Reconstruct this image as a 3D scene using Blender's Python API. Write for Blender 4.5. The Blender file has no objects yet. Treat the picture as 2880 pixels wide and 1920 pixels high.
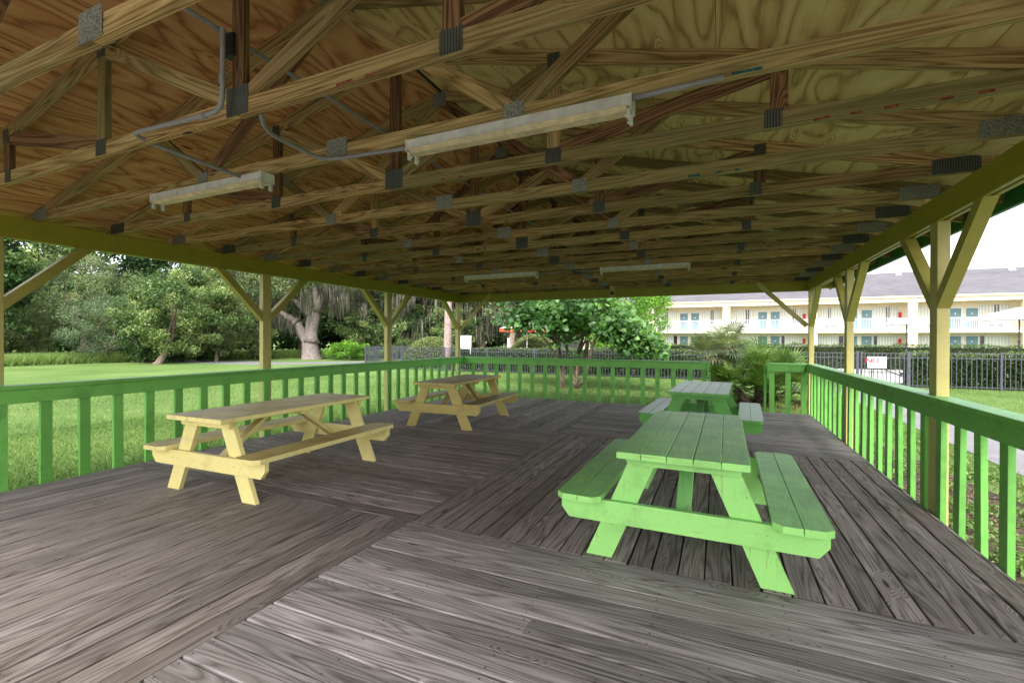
import bpy, math, random
import numpy as np
from mathutils import Vector, Matrix
R = math.radians
random.seed(7)
rng = np.random.default_rng(11)
sc = bpy.context.scene

# ------------------------------------------------------------------ camera, world, sun, exposure
YAW, PITCH, ROLL = 0.42012, -0.00474, -0.0032
EYE = 1.38
cd = bpy.data.cameras.new('camera'); cam = bpy.data.objects.new('camera', cd)
sc.collection.objects.link(cam); sc.camera = cam
r0 = Vector((math.cos(YAW), math.sin(YAW), 0))
f0 = Vector((-math.sin(YAW)*math.cos(PITCH), math.cos(YAW)*math.cos(PITCH), math.sin(PITCH)))
u0 = r0.cross(f0)
r1 = r0*math.cos(ROLL) - u0*math.sin(ROLL)
u1 = r0*math.sin(ROLL) + u0*math.cos(ROLL)
m = Matrix((r1, u1, -f0)).transposed().to_4x4(); m.translation = Vector((0, 0, EYE))
cam.matrix_world = m
cd.sensor_width = 36; cd.lens = 36*1296.1/2880; cd.clip_start = 0.05; cd.clip_end = 2000

SUN_EL, SUN_AZ = 48, 165          # degrees; azimuth clockwise from +Y
w = bpy.data.worlds.new('World'); sc.world = w; w.use_nodes = True
wn = w.node_tree; wn.nodes.clear()
sky = wn.nodes.new('ShaderNodeTexSky'); sky.sky_type = 'NISHITA'; sky.sun_disc = False
sky.sun_elevation = R(SUN_EL); sky.sun_rotation = R(SUN_AZ)
sky.air_density = 1.0; sky.dust_density = 3.0
hs = wn.nodes.new('ShaderNodeHueSaturation'); hs.inputs['Saturation'].default_value = 0.28
bg = wn.nodes.new('ShaderNodeBackground'); bg.inputs['Strength'].default_value = 0.15
wo = wn.nodes.new('ShaderNodeOutputWorld')
wn.links.new(sky.outputs[0], hs.inputs['Color']); wn.links.new(hs.outputs[0], bg.inputs[0]); wn.links.new(bg.outputs[0], wo.inputs[0])
sl = bpy.data.lights.new('sun', 'SUN'); sl.energy = 1.5; sl.angle = R(20); sl.color = (1, .96, .9)
so = bpy.data.objects.new('sun', sl); sc.collection.objects.link(so)
az = R(SUN_AZ); el = R(SUN_EL)
sd = Vector((math.sin(az)*math.cos(el), math.cos(az)*math.cos(el), math.sin(el)))
so.rotation_euler = sd.to_track_quat('Z', 'Y').to_euler()
sc.view_settings.view_transform = 'Standard'; sc.view_settings.look = 'None'
sc.view_settings.exposure = 1.85; sc.view_settings.gamma = 1
sc.cycles.max_bounces = 8; sc.cycles.diffuse_bounces = 5; sc.cycles.transparent_max_bounces = 8
sc.cycles.caustics_reflective = False; sc.cycles.caustics_refractive = False

# ------------------------------------------------------------------ helpers: materials
def srgb(r, g, b):
    f = lambda c: (c/255/12.92) if c/255 <= .04045 else ((c/255+.055)/1.055)**2.4
    return (f(r), f(g), f(b), 1)

class NT:
    def __init__(s, name):
        s.m = bpy.data.materials.new(name); s.m.use_nodes = True
        s.t = s.m.node_tree; s.n = s.t.nodes; s.l = s.t.links
        s.b = s.n['Principled BSDF']
    def new(s, typ, **kw):
        n = s.n.new(typ)
        for k, v in kw.items():
            if k.startswith('i_'): n.inputs[k[2:].replace('_', ' ')].default_value = v
            else: setattr(n, k, v)
        return n
    def lk(s, a, b): s.l.new(a, b)
    def math(s, op, a, b=None, c=None):
        n = s.new('ShaderNodeMath', operation=op)
        for i, v in enumerate((a, b, c)):
            if v is None: continue
            if isinstance(v, (int, float)): n.inputs[i].default_value = v
            else: s.lk(v, n.inputs[i])
        return n.outputs[0]
    def mix(s, fac, a, b, blend='MIX'):
        n = s.new('ShaderNodeMix', data_type='RGBA', blend_type=blend)
        for i, v in ((0, fac), (6, a), (7, b)):
            if isinstance(v, (int, float)): n.inputs[i].default_value = v
            elif isinstance(v, tuple): n.inputs[i].default_value = v if len(v) == 4 else v+(1,)
            else: s.lk(v, n.inputs[i])
        return n.outputs[2]
    def ramp(s, fac, stops, interp='LINEAR'):
        n = s.new('ShaderNodeValToRGB'); cr = n.color_ramp; cr.interpolation = interp
        while len(cr.elements) < len(stops): cr.elements.new(.5)
        for e, (p, c) in zip(cr.elements, stops):
            e.position = p; e.color = (c, c, c, 1) if isinstance(c, (int, float)) else (c if len(c) == 4 else c+(1,))
        s.lk(fac, n.inputs[0]); return n.outputs[0]
    def noise(s, vec, scale, detail=3, rough=.5, dist=0):
        n = s.new('ShaderNodeTexNoise'); n.inputs['Scale'].default_value = scale
        n.inputs['Detail'].default_value = detail; n.inputs['Roughness'].default_value = rough
        n.inputs['Distortion'].default_value = dist
        if vec is not None: s.lk(vec, n.inputs['Vector'])
        return n.outputs[0]
    def mapv(s, vec, scale, loc=(0, 0, 0)):
        n = s.new('ShaderNodeMapping'); n.inputs['Scale'].default_value = scale; n.inputs['Location'].default_value = loc
        s.lk(vec, n.inputs['Vector']); return n.outputs[0]
    def bump(s, h, strength=.3, dist=.005):
        n = s.new('ShaderNodeBump'); n.inputs['Strength'].default_value = strength; n.inputs['Distance'].default_value = dist
        s.lk(h, n.inputs['Height']); s.lk(n.outputs[0], s.b.inputs['Normal'])
    def uv(s): return s.new('ShaderNodeUVMap', uv_map='UVMap').outputs[0]
    def rnd(s):
        sep = s.new('ShaderNodeSeparateXYZ'); s.lk(s.new('ShaderNodeUVMap', uv_map='Rnd').outputs[0], sep.inputs[0])
        o = s.new('ShaderNodeObjectInfo')
        a = s.math('FRACT', s.math('ADD', sep.outputs[0], o.outputs['Random']))
        b = s.math('FRACT', s.math('ADD', sep.outputs[1], s.math('MULTIPLY', o.outputs['Random'], 7.3)))
        return a, b
    def obj(s): return s.new('ShaderNodeNewGeometry').outputs['Position']
    def set(s, col=None, rough=None, spec=None, metal=None):
        for k, v in (('Base Color', col), ('Roughness', rough), ('Specular IOR Level', spec), ('Metallic', metal)):
            if v is None: continue
            if isinstance(v, (int, float)): s.b.inputs[k].default_value = v
            elif isinstance(v, tuple): s.b.inputs[k].default_value = v if len(v) == 4 else v+(1,)
            else: s.lk(v, s.b.inputs[k])
        return s.m

def plain(name, col, rough=.6, noise=.12, scale=6, spec=.3, metal=0, bump=0):
    t = NT(name); nz = t.noise(t.obj(), scale, 4)
    dark = tuple(c*(1-noise*2) for c in col[:3]); lite = tuple(min(1, c*(1+noise)) for c in col[:3])
    c = t.ramp(nz, ((.3, dark), (.7, lite)))
    if bump: t.bump(nz, bump, .01)
    return t.set(c, rough, spec, metal)

def grain(t, ustr=.9, vstr=9, rings=11, seed=0, knots=True):
    """contour-line timber figure in board UV space; returns (line pattern, fine streaks, knot mask)"""
    uv = t.uv()
    o = t.new('ShaderNodeObjectInfo')
    off = t.new('ShaderNodeCombineXYZ'); t.lk(t.math('MULTIPLY', o.outputs['Random'], 37.), off.inputs[0]); t.lk(t.math('MULTIPLY', o.outputs['Random'], 91.), off.inputs[1])
    ad = t.new('ShaderNodeVectorMath', operation='ADD'); t.lk(uv, ad.inputs[0]); t.lk(off.outputs[0], ad.inputs[1])
    uv = ad.outputs[0]
    base = t.noise(t.mapv(uv, (ustr, vstr, 1), (seed, 0, 0)), 1, 2, .45, .25)
    k = None
    if knots:
        vo = t.new('ShaderNodeTexVoronoi'); vo.inputs['Scale'].default_value = 1
        t.lk(t.mapv(uv, (1.3, 5.2, 1), (seed+3, 1, 0)), vo.inputs['Vector'])
        k = vo.outputs['Distance']
        pull = t.ramp(k, ((0, .35), (.22, .0)))
        base = t.math('ADD', base, pull)
        kn = t.ramp(k, ((.045, 1.), (.09, 0.)))
    r = t.math('PINGPONG', t.math('MULTIPLY', base, rings), .5)
    r = t.math('MULTIPLY', r, 2)
    fine = t.noise(t.mapv(uv, (ustr*3, vstr*16, 1)), 1, 3, .6)
    return r, fine, (kn if knots else None), uv

def timber(name, dark, mid, lite, rings=11, contrast=.75, rough=.75, bump=.35, ustr=.9, vstr=9, knotcol=None, stain=None, tone=.35, spec=.25, stain_amt=.5, stain_scale=.7, cracks=.45, rw=.62):
    t = NT(name); r, fine, kn, uv = grain(t, ustr, vstr, rings)
    if rw < .6:
        midn = t.noise(t.mapv(uv, (ustr*1.3, vstr*4.5, 1), (2, 5, 0)), 1, 5, .6, .3)
        p = t.math('ADD', t.math('MULTIPLY', r, rw), t.math('ADD', t.math('MULTIPLY', fine, .25), t.math('MULTIPLY', midn, .75-rw)))
    else: p = t.math('ADD', t.math('MULTIPLY', r, rw), t.math('MULTIPLY', fine, 1-rw))
    if rw < .6:
        p = t.math('ADD', p, t.math('MULTIPLY', t.math('SUBTRACT', t.noise(t.obj(), 320, 2, .6), .5), .22))
        c = t.ramp(p, ((.20, dark), (.38, mid), (.72, lite)))
    else: c = t.ramp(p, ((.16, dark), (.40, mid), (.78, lite)))
    c = t.mix(1-contrast, c, mid)
    if cracks:
        ck = t.ramp(t.noise(t.mapv(uv, (.8, 70, 1), (9, 2, 0)), 1, 4, .65), ((.60, 0.), (.68, cracks)))
        c = t.mix(ck, c, tuple(x*.45 for x in dark[:3]))
        hl = t.ramp(t.noise(t.mapv(uv, (1.1, 85, 1), (4, 7, 0)), 1, 4, .65), ((.60, 0.), (.70, cracks*.7)))
        c = t.mix(hl, c, tuple(min(1, x*1.25) for x in lite[:3]))
    ra, rb = t.rnd()
    tn = t.math('ADD', 1-tone, t.math('MULTIPLY', ra, tone*1.6))
    cc = t.new('ShaderNodeCombineXYZ')
    for i in range(3): t.lk(tn, cc.inputs[i])
    c = t.mix(1., c, cc.outputs[0], 'MULTIPLY')
    if stain:
        sn = t.ramp(t.noise(t.obj(), stain_scale, 5, .6), ((.42, 0.), (.68, 1.)))
        c = t.mix(t.math('MULTIPLY', sn, stain_amt), c, stain)
        sb = t.ramp(rb, ((.55, 0.), (1., .55)))
        c = t.mix(t.math('MULTIPLY', sb, stain_amt), c, stain)
    if knotcol: c = t.mix(kn, c, knotcol)
    t.bump(p, bump, .004)
    return t.set(c, rough, spec)

def paint(name, col, wear=None, wear_amt=.0, rough=.45, spec=.4, dirt=(.03, .05, .02), dirt_amt=.25, topdirt=0, topcol=None, tone=.12):
    """brush-painted timber: faint grain relief, dirt blotches, worn patches on upward faces"""
    t = NT(name); r, fine, kn, uv = grain(t, .7, 10, 9)
    ra, rb = t.rnd()
    tn = t.math('ADD', 1-tone*.5, t.math('MULTIPLY', ra, tone))
    cc = t.new('ShaderNodeCombineXYZ')
    for i in range(3): t.lk(tn, cc.inputs[i])
    c = t.mix(1., col, cc.outputs[0], 'MULTIPLY')
    gl = t.ramp(fine, ((.35, 0.), (.75, .22)))
    c = t.mix(gl, c, tuple(x*.72 for x in col[:3]))
    dn = t.ramp(t.noise(t.obj(), 5., 6, .65), ((.5, 0.), (.75, 1.)))
    c = t.mix(t.math('MULTIPLY', dn, dirt_amt), c, dirt)
    sp = t.ramp(t.noise(t.obj(), 46., 2, .5), ((.70, 0.), (.74, 1.)))
    c = t.mix(t.math('MULTIPLY', sp, min(1, dirt_amt*1.6)), c, dirt)
    if topcol:
        g = t.new('ShaderNodeNewGeometry'); sep = t.new('ShaderNodeSeparateXYZ'); t.lk(g.outputs['True Normal'], sep.inputs[0])
        up = t.ramp(sep.outputs[2], ((.55, 0.), (.85, 1.)))
        n2 = t.math('ADD', t.math('MULTIPLY', t.noise(t.obj(), 3.2, 6, .62), .7), t.math('MULTIPLY', r, .10))
        tp = t.ramp(n2, ((.3, topdirt*.45), (.62, topdirt)))
        c = t.mix(t.math('MULTIPLY', up, tp), c, topcol)
    if wear:
        wn_ = t.ramp(t.math('ADD', t.noise(t.mapv(uv, (3, 30, 1)), 1, 5, .7), 0.), ((.66-.1*wear_amt, 0.), (.70-.1*wear_amt, 1.)))
        c = t.mix(t.math('MULTIPLY', wn_, wear_amt), c, wear)
    t.bump(t.math('ADD', fine, t.math('MULTIPLY', r, .3)), .22, .002)
    return t.set(c, rough, spec)

def leafmat(name, stops, rough=.55, trans=.35, hue_noise=.5):
    t = NT(name)
    sep = t.new('ShaderNodeSeparateXYZ'); t.lk(t.new('ShaderNodeUVMap', uv_map='Rnd').outputs[0], sep.inputs[0])
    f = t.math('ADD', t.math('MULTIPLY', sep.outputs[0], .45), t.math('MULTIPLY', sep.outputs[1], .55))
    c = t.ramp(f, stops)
    t.set(c, rough, .3)
    tr = t.new('ShaderNodeBsdfTranslucent'); t.lk(t.mix(1., c, (1.2, 1.35, .6), 'MULTIPLY'), tr.inputs[0])
    mx = t.new('ShaderNodeMixShader'); mx.inputs[0].default_value = trans
    out = t.n['Material Output']
    t.lk(t.b.outputs[0], mx.inputs[1]); t.lk(tr.outputs[0], mx.inputs[2]); t.lk(mx.outputs[0], out.inputs[0])
    return t.m

M = {}
M['deck'] = timber('weathered_deck_wood', (.055, .048, .045), (.205, .178, .172), (.345, .312, .308), rings=15, contrast=1., rough=.76, bump=.45, ustr=.5, vstr=7.5,
                   knotcol=(.06, .055, .038), stain=(.095, .10, .07), tone=.32, stain_amt=.3, spec=.25, cracks=1., rw=.42)
M['deck_dark'] = timber('dark_brown_deck_wood', (.046, .037, .033), (.18, .148, .137), (.305, .26, .245), rings=15, contrast=1., rough=.7, bump=.45, ustr=.5, vstr=7.5,
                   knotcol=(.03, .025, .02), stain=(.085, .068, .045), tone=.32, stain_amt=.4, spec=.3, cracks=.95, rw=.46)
M['joist'] = plain('deck_joist_wood', (.05, .04, .035), .9)
M['nail'] = plain('rusty_nail', (.03, .022, .018), .6)
M['truss'] = timber('truss_lumber', (.13, .065, .02), (.35, .215, .08), (.54, .39, .175), rings=10, contrast=.95, rough=.8, bump=.2, ustr=.6, vstr=12,
                    knotcol=(.04, .018, .008), stain=(.20, .21, .08), tone=.45, stain_amt=.6)
M['truss_brown'] = timber('brown_truss_lumber', (.055, .024, .01), (.155, .08, .034), (.27, .16, .075), rings=10, contrast=.95, rough=.8, bump=.2, ustr=.6, vstr=12,
                    knotcol=(.04, .02, .01), tone=.35)
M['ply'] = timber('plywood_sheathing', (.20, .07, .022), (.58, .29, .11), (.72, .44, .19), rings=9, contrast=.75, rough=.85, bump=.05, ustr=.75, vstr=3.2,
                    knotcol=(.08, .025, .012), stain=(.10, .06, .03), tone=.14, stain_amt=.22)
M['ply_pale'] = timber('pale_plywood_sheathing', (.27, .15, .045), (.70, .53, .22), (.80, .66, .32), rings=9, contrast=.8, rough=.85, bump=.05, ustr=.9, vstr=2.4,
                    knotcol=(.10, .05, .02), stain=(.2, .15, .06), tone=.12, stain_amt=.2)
M['yellow'] = paint('ochre_yellow_paint', (.52, .45, .165), wear=(.30, .24, .15), wear_amt=.25, dirt=(.12, .10, .04), dirt_amt=.25, tone=.16)
M['brace'] = paint('brace_yellow_paint', (.42, .37, .09), wear=(.30, .24, .15), wear_amt=.25, dirt=(.09, .08, .03), dirt_amt=.3, tone=.2)
M['olive'] = paint('olive_yellow_beam_paint', (.32, .29, .028), dirt=(.06, .06, .02), dirt_amt=.3, tone=.16)
M['green'] = paint('kelly_green_paint', (.17, .48, .09), dirt=(.015, .06, .02), dirt_amt=.4, topdirt=.75, topcol=(.10, .25, .14), tone=.3)
M['dkgreen'] = paint('dark_green_trim_paint', (.01, .14, .05), dirt_amt=.2)
M['tab_lime'] = paint('light_green_table_paint', (.37, .78, .22), wear=(.25, .14, .07), wear_amt=.4, dirt=(.06, .14, .04), dirt_amt=.28, topdirt=.85, topcol=(.10, .26, .11), tone=.18, rough=.42)
M['tab_green'] = paint('mid_green_table_paint', (.12, .38, .07), wear=(.2, .13, .07), wear_amt=.2, dirt=(.03, .08, .03), dirt_amt=.3, topdirt=.95, topcol=(.11, .15, .12), tone=.15, rough=.38)
M['tab_yellow'] = paint('light_yellow_table_paint', (.84, .73, .30), wear=(.28, .19, .10), wear_amt=.3, dirt=(.22, .17, .07), dirt_amt=.28, topdirt=.9, topcol=(.25, .165, .065), tone=.12)
M['tab_yellow_worn'] = paint('worn_yellow_table_paint', (.50, .40, .13), wear=(.22, .17, .11), wear_amt=.4, dirt=(.18, .14, .07), dirt_amt=.3, topdirt=.95, topcol=(.17, .135, .09), tone=.15)
M['bolt'] = plain('painted_bolt', (.25, .25, .22), .4, metal=.6)
M['enamel'] = plain('aged_white_enamel', (.66, .67, .64), .4, noise=.1, scale=14)
M['cream'] = plain('yellowed_cream_cover', (.72, .60, .38), .5, noise=.14, scale=18)
M['pvc'] = plain('grey_pvc', (.27, .27, .28), .45, noise=.08)
M['black'] = plain('black_plastic', (.02, .02, .02), .4)
M['mark_red'] = plain('red_spray_mark', (.26, .07, .035), .8, noise=.3, scale=60); M['mark_teal'] = plain('teal_spray_mark', (.03, .12, .12), .8, noise=.3, scale=60)
t = NT('galvanised_plate_ridged'); uvp = t.obj()
wv = t.new('ShaderNodeTexWave'); wv.inputs['Scale'].default_value = 22; wv.bands_direction = 'X'; t.lk(uvp, wv.inputs['Vector'])
wv2 = t.new('ShaderNodeTexWave'); wv2.inputs['Scale'].default_value = 45; wv2.bands_direction = 'Z'; t.lk(uvp, wv2.inputs['Vector'])
pp = t.math('MULTIPLY', wv.outputs['Fac'], t.math('ADD', .5, t.math('MULTIPLY', wv2.outputs['Fac'], .5)))
t.bump(pp, .6, .004); M['plate'] = t.set(t.ramp(pp, ((.1, (.035, .042, .036)), (.8, (.13, .145, .125)))), .5, .5, .4)
t = NT('galvanised_plate_toothed'); vo = t.new('ShaderNodeTexVoronoi'); vo.inputs['Scale'].default_value = 130; t.lk(t.obj(), vo.inputs['Vector'])
t.bump(vo.outputs['Distance'], .6, .004); M['plate_fine'] = t.set(t.ramp(vo.outputs['Distance'], ((.15, (.04, .045, .035)), (.6, (.30, .32, .27)))), .5, .5, .4)

# ------------------------------------------------------------------ helpers: meshes
class MB:
    def __init__(s): s.v = []; s.f = []; s.uv = []; s.rn = []; s.mi = []
    def face(s, idx, uvs, rnd, mi=0): s.f.append(idx); s.uv.append(uvs); s.rn.append(rnd); s.mi.append(mi)
    def board(s, a, b, wd, th, up=(0, 0, 1), c=0., mi=0, rnd=None, cut0=0, cut1=0):
        """timber from a to b (centre line), wd across, th along 'up'; c = arris chamfer"""
        a = Vector(a); b = Vector(b); d = (b-a); L = d.length; d.normalize(); up = Vector(up)
        side = d.cross(up).normalized(); up = side.cross(d).normalized()
        h, k = wd/2, th/2
        if c: prof = [(-h+c, -k), (h-c, -k), (h, -k+c), (h, k-c), (h-c, k), (-h+c, k), (-h, k-c), (-h, -k+c)]
        else: prof = [(-h, -k), (h, -k), (h, k), (-h, k)]
        n = len(prof); base = len(s.v)
        for P, sg in ((a, cut0), (b, cut1)):
            for x, y in prof: s.v.append(P + side*x + up*y + d*(sg*y))
        ou, ov = random.random()*60, random.random()*60
        rnd = rnd or (random.random(), random.random())
        per = [0]
        for i in range(n): per.append(per[-1] + math.hypot(prof[(i+1) % n][0]-prof[i][0], prof[(i+1) % n][1]-prof[i][1]))
        for i in range(n):
            j = (i+1) % n
            s.face([base+i, base+j, base+n+j, base+n+i], [(ou, ov+per[i]), (ou, ov+per[i+1]), (ou+L, ov+per[i+1]), (ou+L, ov+per[i])], rnd, mi)
        s.face([base+i for i in reversed(range(n))], [(ou+prof[i][0]*.3, ov+prof[i][1]) for i in reversed(range(n))], rnd, mi)
        s.face([base+n+i for i in range(n)], [(ou+prof[i][0]*.3, ov+prof[i][1]) for i in range(n)], rnd, mi)
        return s
    def box(s, x0, x1, y0, y1, z0, z1, mi=0, rnd=None, c=0.):
        dx, dy, dz = x1-x0, y1-y0, z1-z0
        cx, cy, cz = (x0+x1)/2, (y0+y1)/2, (z0+z1)/2
        if dx >= dy and dx >= dz: s.board((x0, cy, cz), (x1, cy, cz), dy, dz, (0, 0, 1), c, mi, rnd)
        elif dy >= dz: s.board((cx, y0, cz), (cx, y1, cz), dx, dz, (0, 0, 1), c, mi, rnd)
        else: s.board((cx, cy, z0), (cx, cy, z1), dx, dy, (0, 1, 0), c, mi, rnd)
        return s
    def prism(s, pts, axis, lo, hi, mi=0, rnd=None, flip=False):
        """polygon pts (2D) extruded along axis ('x','y','z') from lo to hi; long grain along first 2D coordinate"""
        n = len(pts); base = len(s.v); rnd = rnd or (random.random(), random.random()); ou, ov = random.random()*60, random.random()*60
        def P(p, q):
            return Vector((q, p[0], p[1])) if axis == 'x' else (Vector((p[0], q, p[1])) if axis == 'y' else Vector((p[0], p[1], q)))
        for q in (lo, hi):
            for p in pts: s.v.append(P(p, q))
        T = (lambda p: (ou+p[1], ov+p[0])) if flip else (lambda p: (ou+p[0], ov+p[1]))
        s.face([base+i for i in reversed(range(n))], [T(pts[i]) for i in reversed(range(n))], rnd, mi)
        s.face([base+n+i for i in range(n)], [T(p) for p in pts], rnd, mi)
        for i in range(n):
            j = (i+1) % n; L = math.hypot(pts[j][0]-pts[i][0], pts[j][1]-pts[i][1])
            s.face([base+i, base+j, base+n+j, base+n+i], [(ou, ov), (ou+L, ov), (ou+L, ov+hi-lo), (ou, ov+hi-lo)], rnd, mi)
        return s
    def tube(s, pts, rad, n=8, mi=0, rnd=None, cap=True):
        pts = [Vector(p) for p in pts]; rads = rad if isinstance(rad, (list, tuple)) else [rad]*len(pts)
        base = len(s.v); rnd = rnd or (random.random(), random.random()); ou = random.random()*50
        ref = Vector((.31, .17, .93)); ln = 0; lens = []
        for i, p in enumerate(pts):
            d = (pts[min(i+1, len(pts)-1)] - pts[max(i-1, 0)]).normalized()
            if abs(d.dot(ref)) > .95: ref = Vector((.9, .3, .1))
            x = d.cross(ref).normalized(); y = d.cross(x)
            if i: ln += (p-pts[i-1]).length
            lens.append(ln)
            for k in range(n):
                a = 2*math.pi*k/n; s.v.append(p + (x*math.cos(a)+y*math.sin(a))*rads[i])
        for i in range(len(pts)-1):
            for k in range(n):
                j = (k+1) % n; c0, c1 = 2*math.pi*k/n*rads[i], 2*math.pi*(k+1)/n*rads[i]
                s.face([base+i*n+k, base+i*n+j, base+(i+1)*n+j, base+(i+1)*n+k], [(ou+lens[i], c0), (ou+lens[i], c1), (ou+lens[i+1], c1), (ou+lens[i+1], c0)], rnd, mi)
        if cap:
            s.face([base+k for k in reversed(range(n))], [(ou, 0)]*n, rnd, mi)
            e = base+(len(pts)-1)*n; s.face([e+k for k in range(n)], [(ou, 0)]*n, rnd, mi)
        return s
    def build(s, name, mats, parent=None, smooth=False):
        me = bpy.data.meshes.new(name); me.from_pydata([tuple(v) for v in s.v], [], s.f)
        u1_ = me.uv_layers.new(name='UVMap'); u2_ = me.uv_layers.new(name='Rnd')
        fu = np.array([c for f in s.uv for c in f], dtype=np.float32).ravel()
        fr = np.array([r for r, f in zip(s.rn, s.f) for _ in f], dtype=np.float32).ravel()
        u1_.data.foreach_set('uv', fu); u2_.data.foreach_set('uv', fr)
        mats = mats if isinstance(mats, (list, tuple)) else [mats]
        for m_ in mats: me.materials.append(m_)
        if len(mats) > 1: me.polygons.foreach_set('material_index', s.mi)
        if smooth: me.polygons.foreach_set('use_smooth', [True]*len(me.polygons))
        me.update()
        o = bpy.data.objects.new(name, me); sc.collection.objects.link(o)
        if parent: o.parent = parent
        return o

def tag(o, label=None, cat=None, group=None, kind=None):
    if label: o['label'] = label
    if cat: o['category'] = cat
    if group: o['group'] = group
    if kind: o['kind'] = kind
    return o
def empty(name, loc=(0, 0, 0), rz=0):
    o = bpy.data.objects.new(name, None); sc.collection.objects.link(o); o.location = loc; o.rotation_euler = (0, 0, rz)
    o.empty_display_size = .2; return o
def child_copy(src, parent, mat=None):
    c = src.copy(); sc.collection.objects.link(c); c.parent = parent
    if mat is not None: c.location = mat
    return c
def copy_tree(src, loc, rz=0):
    r = src.copy(); sc.collection.objects.link(r); r.location = loc; r.rotation_euler = (0, 0, rz)
    for k in list(r.keys()):
        if k in ('label',): del r[k]
    for ch in [o for o in bpy.data.objects if o.parent == src]:
        c = ch.copy(); sc.collection.objects.link(c); c.parent = r
        for g in [o for o in bpy.data.objects if o.parent == ch]:
            d = g.copy(); sc.collection.objects.link(d); d.parent = c
    return r

# fast leaf / blade meshes with numpy ---------------------------------------------------------
def quadmesh(name, V, rn, mat, parent=None, nv=4):
    """V: (n, nv, 3) vertices of n independent faces; rn: (n,2) random pair per face"""
    n = len(V); me = bpy.data.meshes.new(name)
    me.vertices.add(n*nv); me.vertices.foreach_set('co', V.astype(np.float32).ravel())
    me.loops.add(n*nv); me.loops.foreach_set('vertex_index', np.arange(n*nv, dtype=np.int32))
    me.polygons.add(n); me.polygons.foreach_set('loop_start', np.arange(0, n*nv, nv, dtype=np.int32))
    me.polygons.foreach_set('loop_total', np.full(n, nv, dtype=np.int32))
    me.update(calc_edges=True)
    u = me.uv_layers.new(name='Rnd'); u.data.foreach_set('uv', np.repeat(rn.astype(np.float32), nv, axis=0).ravel())
    me.materials.append(mat)
    o = bpy.data.objects.new(name, me); sc.collection.objects.link(o)
    if parent: o.parent = parent
    return o
def unit(a): return a/np.maximum(np.linalg.norm(a, axis=-1, keepdims=True), 1e-9)
def leafquads(P, size, aspect=.55, droop=0., up=.35):
    n = len(P); d = unit(rng.normal(size=(n, 3)) + np.array([0, 0, -droop])); nn = unit(rng.normal(size=(n, 3)) + np.array([0, 0, up*3]))
    s = unit(np.cross(d, nn)); sz = (size*rng.uniform(.6, 1.3, n))[:, None]
    return np.stack([P-d*sz*.5, P+s*sz*aspect*.5, P+d*sz*.55, P-s*sz*aspect*.5], 1)
def clumps(center, rad, nclump, nleaf, crad, shell=.55, flat=.75, lower=-1.):
    """clump centres through an ellipsoid (denser near its surface), leaves round each"""
    center = np.array(center, float); rad = np.array(rad, float)
    C = unit(rng.normal(size=(nclump, 3))); C[:, 2] = np.maximum(C[:, 2], lower)
    rr = rng.uniform(shell, 1.0, nclump)**.7
    C = center + C*rr[:, None]*rad*(1+rng.normal(0, .07, (nclump, 1)))
    cr = crad*rng.uniform(.55, 1.35, nclump)
    idx = rng.integers(0, nclump, nleaf)
    off = unit(rng.normal(size=(nleaf, 3)))*(rng.uniform(0, 1, nleaf)**.5)[:, None]
    off[:, 2] *= flat
    P = C[idx] + off*cr[idx][:, None]
    tone = rng.uniform(0, 1, nclump)
    # leaves higher inside each clump get a lighter tone
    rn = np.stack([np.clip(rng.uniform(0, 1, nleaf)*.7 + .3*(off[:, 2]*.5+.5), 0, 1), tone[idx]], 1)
    return P, rn, C

# ------------------------------------------------------------------ PAVILION constants (metres)
XL, XR = -6.20, 1.60          # inner beam faces
YN, YF = -1.02, 10.57         # near / far
ZB, ZT = 2.339, 2.542         # beam bottom / top
XC = (XL+XR)/2
BAY = 2.862
GZ = -0.28                    # ground level

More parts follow.
